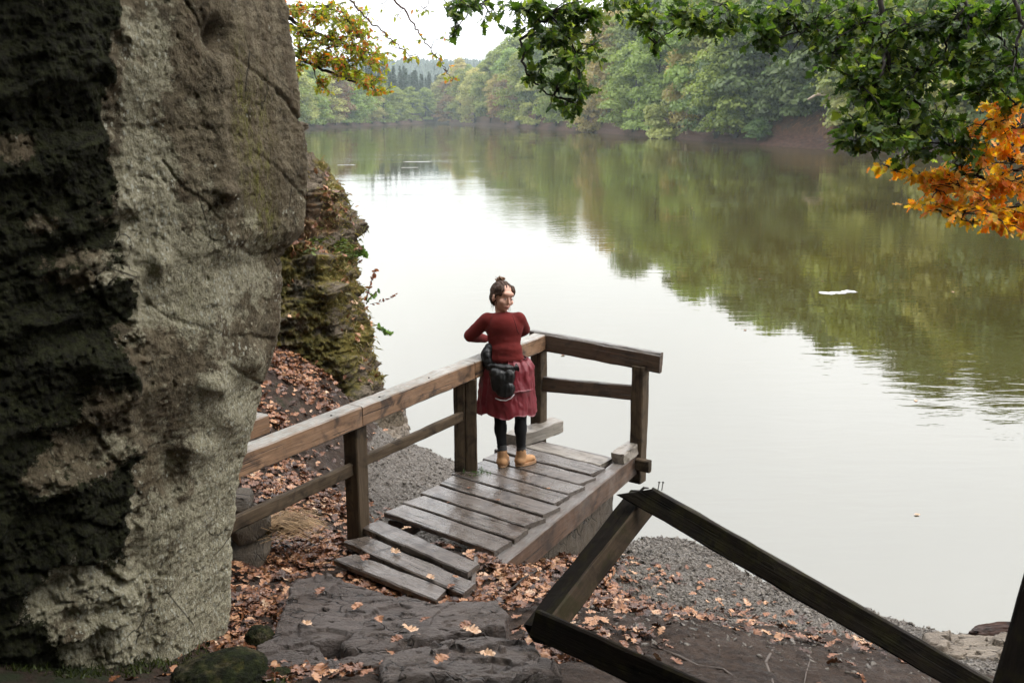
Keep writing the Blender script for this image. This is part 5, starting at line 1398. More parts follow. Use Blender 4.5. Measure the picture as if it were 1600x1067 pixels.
small_plant([at_y(578, 475, y), at_y(595, 472, y), at_y(610, 466, y), at_y(621, 459, y)], 9, 'thin horizontal twig with tiny dry leaves reaching over the water', M['red_leaf'], r=.003, ls=.045, seed=4)
small_plant([at_y(588, 512, y), at_y(598, 516, y), at_y(610, 524, y)], 7, 'bright green bramble sprig lower on the outcrop edge', M['fern'], ls=.10, seed=5)
small_plant([at_y(552, 398, y), at_y(562, 392, y), at_y(572, 398, y)], 8, 'green fern sprig on the outcrop edge at ledge height', M['fern'], ls=.12, seed=6)

def foot_moss():
    rng = np.random.default_rng(91); n = 5000
    x = rng.uniform(-2.9, -0.75, n); y = rng.uniform(3.9, 4.75, n)
    k = (fbm(np.c_[x, y, x * 0], 2.2, 3, seed=4) > -0.05) & (x < -0.95 - (y - 4) * .3); x, y = x[k], y[k]; n = len(x)
    C = np.c_[x, y, ground_height(x, y)]; d = rng.normal(size=(n, 3)) * .5 + np.array([0, 0, 1.0]); d /= np.linalg.norm(d, axis=1)[:, None]
    sd = np.cross(d, rng.normal(size=(n, 3))); sd /= np.linalg.norm(sd, axis=1)[:, None]; L = rng.uniform(.015, .05, n)[:, None]; w = .004
    V = np.stack([C - sd * w, C + sd * w, C + d * L * .6 + sd * w * .7, C + d * L], 1).reshape(-1, 3)
    me = mesh('moss_carpet', V, np.arange(len(V)).reshape(-1, 4), mat_leaf('dark_moss_blades', [(0.015, 0.022, 0.006), (0.05, 0.065, 0.014)], .2, 2)); attr(me, 'leaf_tone', np.repeat(rng.uniform(0, 1, n), 4))
    tag(link('moss_carpet', me), 'dark green moss carpet at the foot of the cliff', 'moss', kind='stuff')
foot_moss()
# foam patch, pale ripple streaks and floating bits
def foam(px, py, w, label, seed):
    rng = random.Random(seed); c = at_z(px, py, WATER_Z + 0.006); a = Acc(); n = 28
    for part in range(3):
        off = (part - 1) * w * 0.33; V = []
        for k in range(n):
            t = 2 * math.pi * k / n; rr = rng.uniform(.8, 1.1)
            V.append((c.x + off + math.cos(t) * w * .22 * rr, c.y + math.sin(t) * w * .20 * rr + 0.1 * math.sin(off * 6), WATER_Z + 0.006 + part * .0015))
        V.append((c.x + off, c.y, WATER_Z + 0.02)); b = len(a.V); a.V += V; a.F += [(b + k, b + (k + 1) % n, b + n) for k in range(n)]
    a.V = [(x, y + w * .10 * math.sin(9 * x) * rng.random(), z) for x, y, z in a.V]
    tag(link('foam_ripple_patch', a.mesh('foam_ripple_patch', M['foam'])), label, 'foam')
foam(1310, 457, 0.85, 'white foam patch floating on the green reflection at right', 1)
foam(652, 253, 2.2, 'thin pale ripple streak on the far water left of the wooded reflection', 2)  # bright ripples on the water, laid on as pale sheets
foam(640, 262, 1.2, 'small pale streak just below the longer far one', 3)
foam(541, 258, 1.4, 'pale streak on the water beside the top of the mossy outcrop', 4)

for i in range(14):
    px = rl.uniform(650, 1500); py = rl.uniform(270, 950); q = at_z(px, py, WATER_Z)
    if px > 1000 and py > 850: continue
    tag(link('floating_leaf', SINGLE[rl.randrange(len(SINGLE))], None, Matrix.Translation((q.x, q.y, WATER_Z + .004)) @ Matrix.Rotation(rl.uniform(0, 6), 4, 'Z') @ Matrix.Scale(rl.uniform(.06, .10), 4)), 'tiny withered leaf floating on the open lake', 'leaf', 'leaves floating on the lake')
Yt = far_pt(az_of(1187), 9)
tag(link('bare_trunk', Acc().add(tube([Yt + Vector((0, 0, -1)), Yt + Vector((.3, 0, 5)), Yt + Vector((.1, 0, 10)), Yt + Vector((-.4, 0, 15))], [.38, .3, .24, .15], 8)).mesh('bare_trunk', M['pale_branch'])), 'pale bare tree trunk standing at the left edge of the brown clearing', 'tree trunk')
#@@PART3
# ================================================================== OVERHANGING TREES
M['oak_green'] = mat_leaf('oak_leaf_green', [(0.020, 0.046, 0.010), (0.085, 0.145, 0.028), (0.20, 0.25, 0.05)], 0.5, 1.2, rough=0.35)
M['oak_orange'] = mat_leaf('oak_leaf_orange', [(0.52, 0.46, 0.09), (0.80, 0.45, 0.10), (0.66, 0.23, 0.06)], 0.5, 2.6, rough=0.4)
M['oak_yellow'] = mat_leaf('oak_leaf_yellow_green', [(0.16, 0.21, 0.03), (0.33, 0.36, 0.05), (0.42, 0.13, 0.035)], 0.5, 2.2, rough=0.5)
def spray(root, limbs, clusters, lsize, mat, shapes, seed, keep_parts=300, hang=0.5, twig_mat='twig', flip=0.35, jd=0.45, twig_r=0.0045, mult=1.0):
    """limbs: [(points (px,py,depth), r0, r1)]; clusters: (px, py, rx, ry, n, depth) of leaves carried by twigs grown from the limbs"""
    rng = np.random.default_rng(seed); P3 = []
    for pts, r0, r1 in limbs:
        Q = [at_d(a, b, d) for a, b, d in pts]
        D = []
        for i in range(len(Q) - 1):
            for k in range(6): D.append(Q[i].lerp(Q[i + 1], k / 6) + Vector(rng.normal(size=3) * 0.006))
        D.append(Q[-1]); rad = [r0 + (r1 - r0) * i / (len(D) - 1) for i in range(len(D))]
        link('limb', Acc().add(tube(D, rad, 7, 0.12, rng)).mesh('limb', M[twig_mat]), root); P3 += D
    tw = Acc(); C = []; X = []; N = []
    LP = np.array([tuple(p) for p in P3])
    for (px, py, rx, ry, n, d) in clusters:
        n = int(n * mult)
        cen = at_d(px, py, d); base = LP[np.argmin(((LP - np.array(cen))**2).sum(1))]; base = Vector(base)
        s = d / FPX
        mid = base.lerp(cen, .5) + Vector((rng.normal() * .04, rng.normal() * .04, 0.03))
        tw.add(tube([base, mid, cen], [twig_r * 1.6, twig_r * 1.2, twig_r], 5))
        nt_ = max(2, int(n / 7))
        for k in range(nt_):
            q = rng.normal(size=3) * 0.62
            tip = cen + Vector((q[0] * rx * s, q[1] * jd * .6, q[2] * ry * s))
            st = base.lerp(cen, rng.uniform(.45, 1)); m2 = st.lerp(tip, .55) + Vector((0, 0, .02))
            tw.add(tube([st, m2, tip], [twig_r, twig_r * .7, twig_r * .4], 4))
            nl = int(n / nt_) + 1
            for j in range(nl):
                t = rng.uniform(.25, 1.05); p = (st.lerp(m2, t / .55) if t < .55 else m2.lerp(tip, (t - .55) / .45))
                dr = (tip - st).normalized() * 0.5 + Vector(rng.normal(size=3) * 0.55); dr.z -= hang * rng.uniform(.2, 1)
                dr.normalize(); C.append(np.array(p) + np.array(dr) * lsize * .55); X.append(np.array(dr)); nn = rng.normal(size=3) * .75; nn[2] += .8; nn[1] -= flip; N.append(nn)
    link('twigs', tw.mesh('twigs', M[twig_mat]), root)['kind'] = 'stuff'
    C = np.array(C); X = np.array(X); N = np.array(N); n = len(C); size = lsize * rng.uniform(.65, 1.2, n)
    d = np.linalg.norm(C - np.array([0, 0, 3.0]), axis=1); order = np.argsort(d / size)
    part = order[:keep_parts]; rest = order[keep_parts:]
    if len(rest):
        link('foliage', scatter_mesh('foliage', shapes, C[rest], X[rest], N[rest], size[rest], mat, rng), root)['kind'] = 'stuff'
    protos = []
    for (V, F) in shapes:
        for tn in (.15, .5, .85):
            me = mesh('leaf', V, F, mat, False); attr(me, 'leaf_tone', np.full(len(V), tn)); protos.append(me)
    for i in part:
        x = Vector(X[i]).normalized(); z = Vector(N[i]); z = (z - x * z.dot(x)).normalized(); y = z.cross(x)
        m = Matrix((x, y, z)).transposed().to_4x4(); m.translation = Vector(C[i])
        link('leaf', protos[rng.integers(0, len(protos))], root, m @ Matrix.Scale(float(size[i]), 4))
def shade_crown(root, cx, cy, z0, z1, rad, n, seed, mat, leaf=.16):
    """unseen part of the crown over the path, added for its shade"""
    rng = np.random.default_rng(seed); Cs = []; Ns = []
    for k in range(90):
        a = rng.uniform(0, 6.28); r = rad * math.sqrt(rng.uniform(0, 1)); c = np.array([cx + r * math.cos(a), cy + r * math.sin(a), rng.uniform(z0, z1)])
        d = rng.normal(size=(n // 90, 3)); d /= np.linalg.norm(d, axis=1)[:, None]
        Cs.append(c + d * np.array([1.3, 1.3, .6]) * rng.uniform(.3, 1, (len(d), 1))); Ns.append(d * .6 + np.array([0, 0, 1]) + rng.normal(size=d.shape) * .3)
    C = np.concatenate(Cs); N = np.concatenate(Ns)
    keep = ~((C[:, 1] > 1.0) & (C[:, 2] < 3.9 + (C[:, 1]) * 0.16))
    C, N = C[keep], N[keep]
    V, F = quads_from(C, N, leaf * rng.uniform(.6, 1.2, len(C)), rng)
    me = mesh('crown', V, F, mat, False); attr(me, 'leaf_tone', np.repeat(rng.uniform(0, 1, len(C)), 4)); o = link('crown', me, root); o['kind'] = 'stuff'

oak = thing('oak_tree', 'dark green oak whose leafy branches hang across the top of the view', 'oak', (4.6, -1.0, 0.8))
link('trunk', Acc().add(tube([(4.6, -1.0, 0.2), (4.5, -.9, 2), (4.3, -.6, 4), (4.0, -.2, 6.2), (3.6, .4, 8.5)], [.42, .34, .30, .26, .18], 14)).mesh('trunk', M['bark']), oak)
for P in [[(4.3, -.6, 4), (4.0, 1.2, 5.2), (3.0, 3.4, 5.6), (2.0, 5.2, 5.0)], [(4.0, -.2, 6.2), (2.0, 1.5, 7.2), (.0, 3.8, 6.6), (-.3, 5.4, 5.4)], [(4.3, -.6, 4), (4.8, 1.6, 4.8), (4.6, 3.8, 4.9)], [(4.0, -.2, 6.2), (1.5, -1, 7.5), (-2, -1.5, 8)]]:
    link('limb', Acc().add(tube([Vector(p) for p in P], [.16, .11, .07, .03][:len(P)], 9)).mesh('limb', M['bark']), oak)
e = 5.9
spray(oak, [
  ([(1372,-120,5.6),(1374,-40,5.7),(1378,30,5.7),(1384,79,5.7),(1399,124,5.7),(1408,165,5.7),(1404,195,5.7)], .020, .006),
  ([(1384,79,5.7),(1378,115,5.6),(1352,160,5.6),(1344,198,5.6),(1335,225,5.6)], .011, .004),
  ([(1403,140,5.7),(1430,158,5.7),(1464,200,5.7),(1486,235,5.7),(1500,266,5.7)], .010, .003),
  ([(1500,-80,5.4),(1506,4,5.4),(1532,30,5.4),(1562,58,5.4),(1590,95,5.4)], .014, .005),
  ([(1506,4,5.4),(1485,45,5.4),(1478,80,5.5),(1500,95,5.5),(1540,108,5.5)], .008, .003),
  ([(1575,-80,5.0),(1586,0,5.0),(1597,45,5.0),(1585,75,5.0)], .013, .006),
  ([(1420,-60,6.2),(1352,12,6.2),(1308,28,6.2),(1262,46,6.2),(1210,60,6.2)], .012, .004),
  ([(1300,-80,6.2),(1310,10,6.2),(1318,50,6.2),(1330,66,6.2)], .008, .003),
  ([(1180,-60,6.6),(1140,0,6.6),(1100,25,6.6),(1050,48,6.6),(1020,72,6.6)], .010, .003),
  ([(1000,-80,6.2),(930,-20,6.2),(860,25,6.2),(814,62,6.2),(817,101,6.2),(836,131,6.2),(859,150,6.2),(892,155,6.2)], .014, .003),
  ([(860,25,6.2),(890,60,6.2),(905,100,6.2),(908,140,6.2)], .007, .003),
  ([(820,-60,6.6),(770,-5,6.6),(735,15,6.6),(712,48,6.6)], .008, .003),
 ], [
  (735,10,34,16,45,6.6),(712,42,16,18,22,6.6),(770,30,16,12,8,6.6),
  (815,10,30,18,35,6.2),(860,20,55,24,85,6.2),(905,30,40,24,60,6.2),(870,62,48,24,95,6.2),(895,95,38,24,70,6.2),(825,85,14,22,18,6.2),(840,118,16,16,22,6.2),(868,140,26,18,40,6.2),(905,135,20,28,42,6.2),(905,165,12,10,10,6.2),(885,170,14,9,10,6.2),(930,70,12,22,16,6.2),
  (965,10,34,14,40,6.4),(1012,30,26,28,75,6.4),(1022,62,13,16,18,6.6),(1065,22,44,20,90,6.5),(1110,45,38,16,60,6.5),(1150,25,46,24,90,6.5),(1185,58,26,22,55,6.4),(1225,30,44,28,90,6.3),(1195,82,15,13,14,6.4),
  (1270,45,42,34,100,6.1),(1300,85,34,24,60,6.0),(1335,40,46,40,110,5.9),(1385,70,46,46,120,5.8),(1440,40,48,40,120,5.7),(1500,35,50,36,120,5.5),(1565,30,44,36,110,5.3),
  (1340,130,34,40,95,5.7),(1390,160,42,40,120,5.7),(1345,195,32,28,80,5.6),(1330,222,22,14,30,5.6),(1385,225,34,20,70,5.6),(1425,205,34,30,80,5.7),(1450,110,44,36,95,5.7),(1520,100,44,30,90,5.5),(1585,110,30,40,70,5.2),(1470,190,34,26,50,5.7),(1495,225,24,26,50,5.7),(1508,262,18,16,24,5.7),(1440,240,28,16,36,5.7),(1530,150,36,22,50,5.5),(1590,165,24,20,22,5.3),(1370,112,30,26,60,5.8)],
  .064, M['oak_green'], GREENSH + MAPLE[:2], 51, 300, mult=1.9)
shade_crown(oak, 0.0, -3.5, 5.8, 9.5, 5.5, 12000, 52, M['oak_green'])  # out of view; added and shaped to shade the cliff and path

oak2 = thing('orange_oak', 'oak spray turned orange and yellow entering from the right edge', 'oak', at_d(1760, 330, 5.6))
spray(oak2, [
  ([(1760,230,5.6),(1660,240,5.6),(1600,262,5.6),(1545,280,5.6),(1500,270,5.7),(1440,278,5.8),(1392,266,5.8)], .014, .003),
  ([(1660,300,5.6),(1604,312,5.6),(1572,330,5.6),(1540,345,5.6),(1500,345,5.6)], .009, .003),
  ([(1760,180,5.5),(1640,190,5.5),(1590,200,5.5),(1555,185,5.5)], .010, .003)],
 [(1572,175,30,16,60,5.5),(1598,200,30,24,70,5.5),(1555,200,24,18,45,5.5),(1525,210,18,12,22,5.5),(1535,240,30,18,45,5.6),(1580,245,34,24,80,5.6),(1400,266,22,7,22,5.8),(1440,277,28,11,40,5.8),(1480,275,30,14,45,5.7),(1465,300,26,12,30,5.7),(1500,300,36,18,60,5.6),
  (1555,290,40,22,90,5.6),(1590,290,20,20,40,5.6),(1455,325,22,9,22,5.7),(1500,330,34,13,50,5.6),(1550,330,36,18,80,5.6),(1590,335,24,18,60,5.6),(1560,355,22,11,34,5.6),(1590,358,16,9,20,5.6),(1520,352,12,6,8,5.6)],
 .052, M['oak_orange'], GREENSH, 61, 300, mult=2.0)

oak3 = thing('yellow_oak', 'yellow green and rust oak branch reaching out from behind the cliff, top left', 'oak', at_d(300, 150, 13.0))
spray(oak3, [
  ([(360,-30,13),(450,28,13),(470,42,13),(512,60,13),(545,72,13),(575,82,13)], .035, .008),
  ([(400,40,13),(455,38,13),(480,62,13),(520,72,13),(560,76,13)], .022, .007),
  ([(380,60,13),(455,82,13),(490,104,13),(530,120,13),(565,132,13),(592,143,13)], .032, .007),
  ([(490,104,13),(494,125,13),(498,140,13)], .009, .004),
  ([(440,10,13),(500,10,13),(540,22,13),(560,40,13)], .016, .006)],
 [(462,20,22,14,70,13),(500,30,26,16,110,13),(540,35,26,18,120,13),(560,55,24,16,110,13),(478,52,26,16,100,13),(520,62,26,14,110,13),(560,80,26,14,120,13),(590,90,18,10,80,13),(470,75,22,12,80,12.9),(500,90,28,12,110,12.9),(540,98,24,10,90,12.9),
  (545,118,24,9,90,13),(575,128,22,9,80,13),(596,146,13,7,34,13),(500,128,12,10,26,13),(468,105,14,14,30,13),(585,108,14,9,26,13),(515,10,26,10,50,13),(498,142,10,5,10,13)],
 .066, M['oak_yellow'], GREENSH, 71, 300, jd=.9, twig_r=.006, mult=2.4)

tw = thing('hanging_twigs', 'sparse thin twigs with single withered leaves against the white sky, top centre left', 'twigs', at_d(580, -60, 10))
spray(tw, [
  ([(530,-60,10),(548,0,10),(562,18,10),(583,38,10),(600,52,10),(622,72,10),(640,88,10)], .012, .004),
  ([(590,-60,10),(613,0,10),(634,18,10),(648,42,10),(660,60,10),(675,80,10),(690,100,10),(703,122,10)], .012, .003),
  ([(690,-60,10),(668,10,10),(650,20,10)], .006, .002)],
 [(600,52,8,5,5,10),(590,64,6,4,5,10),(612,66,10,5,9,10),(632,78,9,6,12,10),(643,92,7,5,7,10),(655,92,5,5,5,10),(595,8,6,8,3,10),(620,28,6,6,3,10),(575,20,14,8,9,10),(668,18,10,8,5,10),(652,18,4,6,3,10),(662,62,10,6,6,10),(680,85,10,7,8,10),(688,100,5,4,5,10),(700,112,9,8,7,10),(706,128,6,5,8,10),(695,60,8,8,4,10)],
 .055, M['oak_yellow'], GREENSH, 81, 300, hang=1.2, jd=.15, twig_mat='red_twig', twig_r=.003)

# unseen trees added behind and beside the viewer to shade the cliff and path
for i, (x, y, z, s, lab) in enumerate([(-6.5, -3.5, 2.6, .62, 'unseen leafy tree added for shade on the slope left behind the viewer'), (-2.5, -6.5, 2.3, .70, 'unseen leafy tree added for shade right behind the viewer'), (3.5, -8.5, 2.2, .75, 'unseen leafy tree added for shade behind the path on the right'), (-9.0, 3.0, 4.0, .6, 'unseen leafy tree added for shade on top of the cliff'), (-11, 9, 4.0, .6, 'unseen leafy tree added for shade farther along the top of the cliff'), (10, -5, 1.0, .7, 'unseen leafy tree added for shade on the near bank far right')]):
    place_tree('broadleaf_tree', BROAD[i % 6], TRUNK[i % 3], Vector((x, y, z)), s, 1.15, i * 1.1, 'deep', lab, 'tree')

# ================================================================== THE WOMAN
def remesh_obj(shapes, voxel, smooth_it=6, name='body'):
    """shapes: list of (verts, faces) closed pieces -> one continuous skin"""
    a = Acc()
    for s in shapes: a.add(s)
    me = a.mesh(name, None); o = bpy.data.objects.new('tmp', me); COL.objects.link(o)
    m = o.modifiers.new('r', 'REMESH'); m.mode = 'VOXEL'; m.voxel_size = voxel; m.use_smooth_shade = True
    if smooth_it:
        s = o.modifiers.new('s', 'SMOOTH'); s.factor = .5; s.iterations = smooth_it
    bpy.context.view_layer.update()
    dg = bpy.context.evaluated_depsgraph_get(); r = bpy.data.meshes.new_from_object(o.evaluated_get(dg))
    bpy.data.objects.remove(o); bpy.data.meshes.remove(me); r.name = name
    r.polygons.foreach_set('use_smooth', np.ones(len(r.polygons), dtype=bool)); return r
def ball(c, r, rot=None, seg=20):
    V = []; F = []; r = (r, r, r) if isinstance(r, (int, float)) else r; nr = seg // 2
    for i in range(1, nr):
        t = math.pi * i / nr
        for j in range(seg):
            p = 2 * math.pi * j / seg; v = Vector((math.sin(t) * math.cos(p) * r[0], math.sin(t) * math.sin(p) * r[1], math.cos(t) * r[2]))
            V.append(v)
    V.append(Vector((0, 0, r[2]))); V.append(Vector((0, 0, -r[2])))
    for i in range(nr - 2):
        for j in range(seg): F.append((i * seg + j, (i + 1) * seg + j, (i + 1) * seg + (j + 1) % seg, i * seg + (j + 1) % seg))
    n = len(V)
    for j in range(seg): F.append((n - 2, j, (j + 1) % seg)); F.append((n - 1, (nr - 2) * seg + (j + 1) % seg, (nr - 2) * seg + j))
    V = [tuple((rot @ v if rot else v) + Vector(c)) for v in V]; return V, F
def cap(p, q, r0, r1, k=18, sx=1.0):
    """tapered limb with rounded ends"""
    p = Vector(p); q = Vector(q); d = (q - p); L = d.length; d.normalize(); pts = []; rad = []
    for t in (-1, -.8, -.5, 0): pts.append(p + d * r0 * t); rad.append(r0 * math.sqrt(max(0.01, 1 - t * t)))
    for t in (.33, .66): pts.append(p + d * L * t); rad.append(r0 + (r1 - r0) * t)
    for t in (0, .5, .8, 1): pts.append(q + d * r1 * t); rad.append(r1 * math.sqrt(max(0.01, 1 - t * t)))
    return tube(pts, rad, k)
def Wp(x, y, z): return Vector((x, y, z))      # person coordinates = offsets from the root
PROOT = Vector((0.0, 8.30, 0.002))
def build_person():
    root = thing('person', 'woman in dark red sweater with crimson jacket round her hips, looking back from the handrail', 'person', PROOT)
    MR = Matrix.Translation(PROOT)
    skin = mat_plain('skin', (0.52, 0.29, 0.21), 0.5, 200, .05, .05)
    sweater = mat_plain('dark_red_knit', (0.115, 0.013, 0.011), 0.9, 420, .5, .12, .2)
    jacket = mat_plain('crimson_rain_fabric', (0.150, 0.011, 0.018), 0.45, 60, .25, .12, .5)
    black = mat_plain('black_leggings', (0.010, 0.010, 0.011), 0.8, 300, .3, .2, .2)
    bagm = mat_plain('black_nylon', (0.005, 0.005, 0.005), 0.36, 30, .6, .3, .35)
    boot = mat_plain('tan_nubuck', (0.40, 0.22, 0.105), 0.7, 150, .3, .2, .3)
    sole = mat_plain('pale_gum_sole', (0.34, 0.20, 0.11), 0.6)
    hair = NT('brown_hair'); hv = hair.mapv((1, 1, 1)); hn = hair.noise(hair.mapv((60, 60, 10)), 2.5, 4)
    hairm = hair.pbr(hair.mix(hair.ramp(hn, .35, .7), (0.016, 0.008, 0.005), (0.085, 0.042, 0.022)), .6, hair.bump(hn, .8, .006), .2)
    J = dict(hip=Wp(-.055, .01, .86), waist=Wp(-.05, .0, .98), chest=Wp(-.065, .035, 1.20), neck=Wp(-.085, .055, 1.36),
             sl=Wp(-.225, .05, 1.300), sr=Wp(.068, .05, 1.305), el=Wp(-.365, .10, 1.140), er=Wp(.105, .24, 1.165), wl=Wp(-.24, .34, 1.06), wr=Wp(-.03, .42, 1.05),
             hl=Wp(-.125, .0, .84), hr=Wp(.03, .0, .84), kl=Wp(-.105, .01, .46), kr=Wp(.075, .01, .46), al=Wp(-.085, -.02, .10), ar=Wp(.08, .0, .10))
    HC = Wp(-.080, .075, 1.478); HS = 1.12                       # head centre
    yaw = R(-146); Rh = Matrix.Rotation(yaw, 3, 'Z') @ Matrix.Rotation(R(-3), 3, 'X') @ Matrix.Rotation(R(-10), 3, 'Y')   # +Y of the head is the face
    H = lambda x, y, z: HC + Rh @ (Vector((x, y, z)) * HS)
    def limbs(g=0.0):
        arm = lambda s, e, w, a, b, c=.030: [cap(s, e, a + g, b + g), cap(e, w, b + g, c + g)]
        return arm(J['sl'], J['el'], J['wl'], .050, .042, .028) + arm(J['sr'], J['er'], J['wr'], .050, .042, .028)
    torso_sw = [ball(J['chest'] + Wp(0, 0.0, .02), (.162, .110, .145)), ball(J['chest'] + Wp(0, 0, -.06), (.146, .108, .15)), ball(J['waist'] + Wp(0, 0, .04), (.142, .106, .13)), ball(J['waist'] + Wp(0, 0, -.01), (.150, .112, .10)),
                cap(J['sl'] + Wp(.045, 0, -.015), J['sr'] + Wp(-.045, 0, -.015), .064, .064), cap(J['chest'] + Wp(-.02, .01, .08), J['neck'] + Wp(0, 0, -.055), .092, .070), ball(J['chest'] + Wp(-.005, -.04, .04), (.130, .072, .11))]
    torso = lambda g=0.0: [ball(J['chest'] + Wp(0, 0, .03), (.165 + g, .105 + g, .135 + g)), ball(J['chest'] + Wp(0.005, 0, -.07), (.140 + g, .098 + g, .13 + g)), ball(J['waist'], (.130 + g, .092 + g, .11 + g)),
             cap(J['sl'] + Wp(.03, 0, -.01), J['sr'] + Wp(-.03, 0, -.01), .050 + g, .050 + g), cap(J['neck'] + Wp(0, 0, -.09), J['neck'] + Wp(0, 0, -.02), .060 + g, .050 + g), ball(J['chest'] + Wp(-.06, -.045, .03), (.07 + g, .06 + g, .09 + g)), ball(J['chest'] + Wp(.05, -.045, .03), (.07 + g, .06 + g, .09 + g))]
    hips = lambda g=0.0: [ball(J['hip'], (.170 + g, .125 + g, .12 + g)), ball(J['hip'] + Wp(-.06, -.05, -.03), (.085 + g, .08 + g, .09 + g)), ball(J['hip'] + Wp(.06, -.05, -.03), (.085 + g, .08 + g, .09 + g))]
    legs = lambda g=0.0: [cap(J['hl'], J['kl'], .085 + g, .053 + g), cap(J['hr'], J['kr'], .085 + g, .053 + g), cap(J['kl'], J['al'], .050 + g, .032 + g), cap(J['kr'], J['ar'], .050 + g, .032 + g),
                    ball(J['kl'] + Wp(.005, -.018, -.12), (.052 + g, .055 + g, .11)), ball(J['kr'] + Wp(.0, -.018, -.12), (.052 + g, .055 + g, .11))]
    def hand(w, tgt, side):
        w = Vector(w); d = (Vector(tgt) - w).normalized(); s = d.cross(Vector((0, 0, 1))).normalized() * side; out_ = [cap(w, w + d * .055, .027, .030), cap(w + d * .03 + s * .015, w + d * .06 - s * .012, .022, .022)]
        for i, L in enumerate((.060, .068, .063, .050)):
            b = w + d * .072 + s * (.024 - .016 * i); m = b + d * L * .5 + Vector((0, 0, -.004)); e_ = m + d * L * .35 + Vector((0, 0, -.022))
            out_ += [cap(b - d * .02, m, .0092, .0085, 10), cap(m, e_, .0085, .0070, 10)]
        t0_ = w + d * .025 + s * .026; t1_ = t0_ + d * .03 + s * .022; out_ += [cap(t0_, t1_, .012, .010, 10), cap(t1_, t1_ + d * .026 - s * .004, .010, .008, 10)]
        return out_
    head = [ball(H(0, -.012, .022), (0.0829, 0.1008, 0.1030), Rh), ball(H(0, .022, -.030), (0.0638, 0.0694, 0.0784), Rh), ball(H(0, .045, -.078), (0.0314, 0.0336, 0.0269), Rh), cap(H(0, .083, .010), H(0, .098, -.026), .008, .0125, 10),
            ball(H(0, .072, -.058), (0.0269, 0.0157, 0.0112), Rh), ball(H(.040, .058, -.022), (0.0246, 0.0246, 0.0246), Rh), ball(H(-.040, .058, -.022), (0.0246, 0.0246, 0.0246), Rh), ball(H(.076, -.01, -.008), (0.0112, 0.0224, 0.0336), Rh), ball(H(-.076, -.01, -.008), (0.0112, 0.0224, 0.0336), Rh),
            ball(H(0, .070, .040), (0.0560, 0.0224, 0.0246), Rh), cap(J['neck'] + Wp(0, 0, -.05), H(0, -.02, -.06), .052, .046)]
    body = remesh_obj(torso(-.032) + limbs(-.006) + hips() + legs() + head + hand(J['wl'], J['wl'] + Wp(.1, .10, -.02), 1) + hand(J['wr'], J['wr'] + Wp(-.08, .08, -.02), -1) +
                      [cap(J['al'], J['al'] + Wp(-.01, .12, -.06), .034, .028), cap(J['ar'], J['ar'] + Wp(.03, .12, -.06), .034, .028)], .0058, 4, 'body')
    body.materials.clear(); body.materials.append(skin); link('body', body, root, MR)
    sw = remesh_obj(torso_sw + [cap(J['sl'] + Wp(.012, 0, -.008), J['el'], .064, .054), cap(J['el'], J['wl'], .054, .038), cap(J['sr'] + Wp(-.012, 0, -.008), J['er'], .064, .057), cap(J['er'], J['wr'], .056, .038)], .009, 16, 'sweater')
    V = np.array([v.co[:] for v in sw.vertices])
    n_ = np.array([v.normal[:] for v in sw.vertices])
    wr_ = fbm(V * [1, 1, 2.2], 11, 3, ridged=True, seed=4)
    V = V + n_ * (.0045 * wr_ * (.4 + .6 * smooth(1.25, 1.0, V[:, 2])) + .003 * np.sin(V[:, 2] * 60) * smooth(1.12, 1.0, V[:, 2]))[:, None]
    V[:, 2] = np.maximum(V[:, 2], .925)
    sw.vertices.foreach_set('co', V.astype(np.float32).ravel()); sw.materials.clear(); sw.materials.append(sweater); link('sweater', sw, root, MR)
    # raglan seams and hem rib
    from mathutils.bvhtree import BVHTree
    bv = BVHTree.FromPolygons([tuple(v) for v in V.tolist()], [tuple(p.vertices) for p in sw.polygons])
    seam = mat_plain('dark_red_seam', (.06, .008, .007), .9)
    swo = [o_ for o_ in COL.objects if o_.name.startswith('sweater')][0]
    for pts in ([(-.135, -.2, 1.40), (-.165, -.2, 1.34), (-.185, -.2, 1.28), (-.200, -.2, 1.22), (-.215, -.15, 1.18)], [(-.025, -.2, 1.40), (.005, -.2, 1.34), (.028, -.2, 1.28), (.045, -.2, 1.22), (.06, -.15, 1.18)]):
        Q = []
        for a_, b_ in zip(pts[:-1], pts[1:]):
            for t_ in (0, .25, .5, .75):
                q = Vector(a_).lerp(Vector(b_), t_); hit = bv.ray_cast(q, Vector((0, 1, 0)))
                if hit[0] is not None: Q.append(hit[0] + Vector((0, -.0005, 0)))
        if len(Q) > 3: link('seam', Acc().add(tube(Q, [.0028] * len(Q), 6)).mesh('seam', seam), swo, MR)
    lg_ = remesh_obj([x for x in legs(.006)] + [ball(J['hip'], (.165, .12, .10))], .009, 5, 'leggings')
    V = np.array([v.co[:] for v in lg_.vertices]); n_ = np.array([v.normal[:] for v in lg_.vertices]); V += n_ * (.004 * smooth(.26, .12, V[:, 2]) * np.sin(V[:, 2] * 190))[:, None]; V[:, 2] = np.maximum(V[:, 2], .10)
    lg_.vertices.foreach_set('co', V.astype(np.float32).ravel()); lg_.materials.clear(); lg_.materials.append(black); link('leggings', lg_, root, MR)
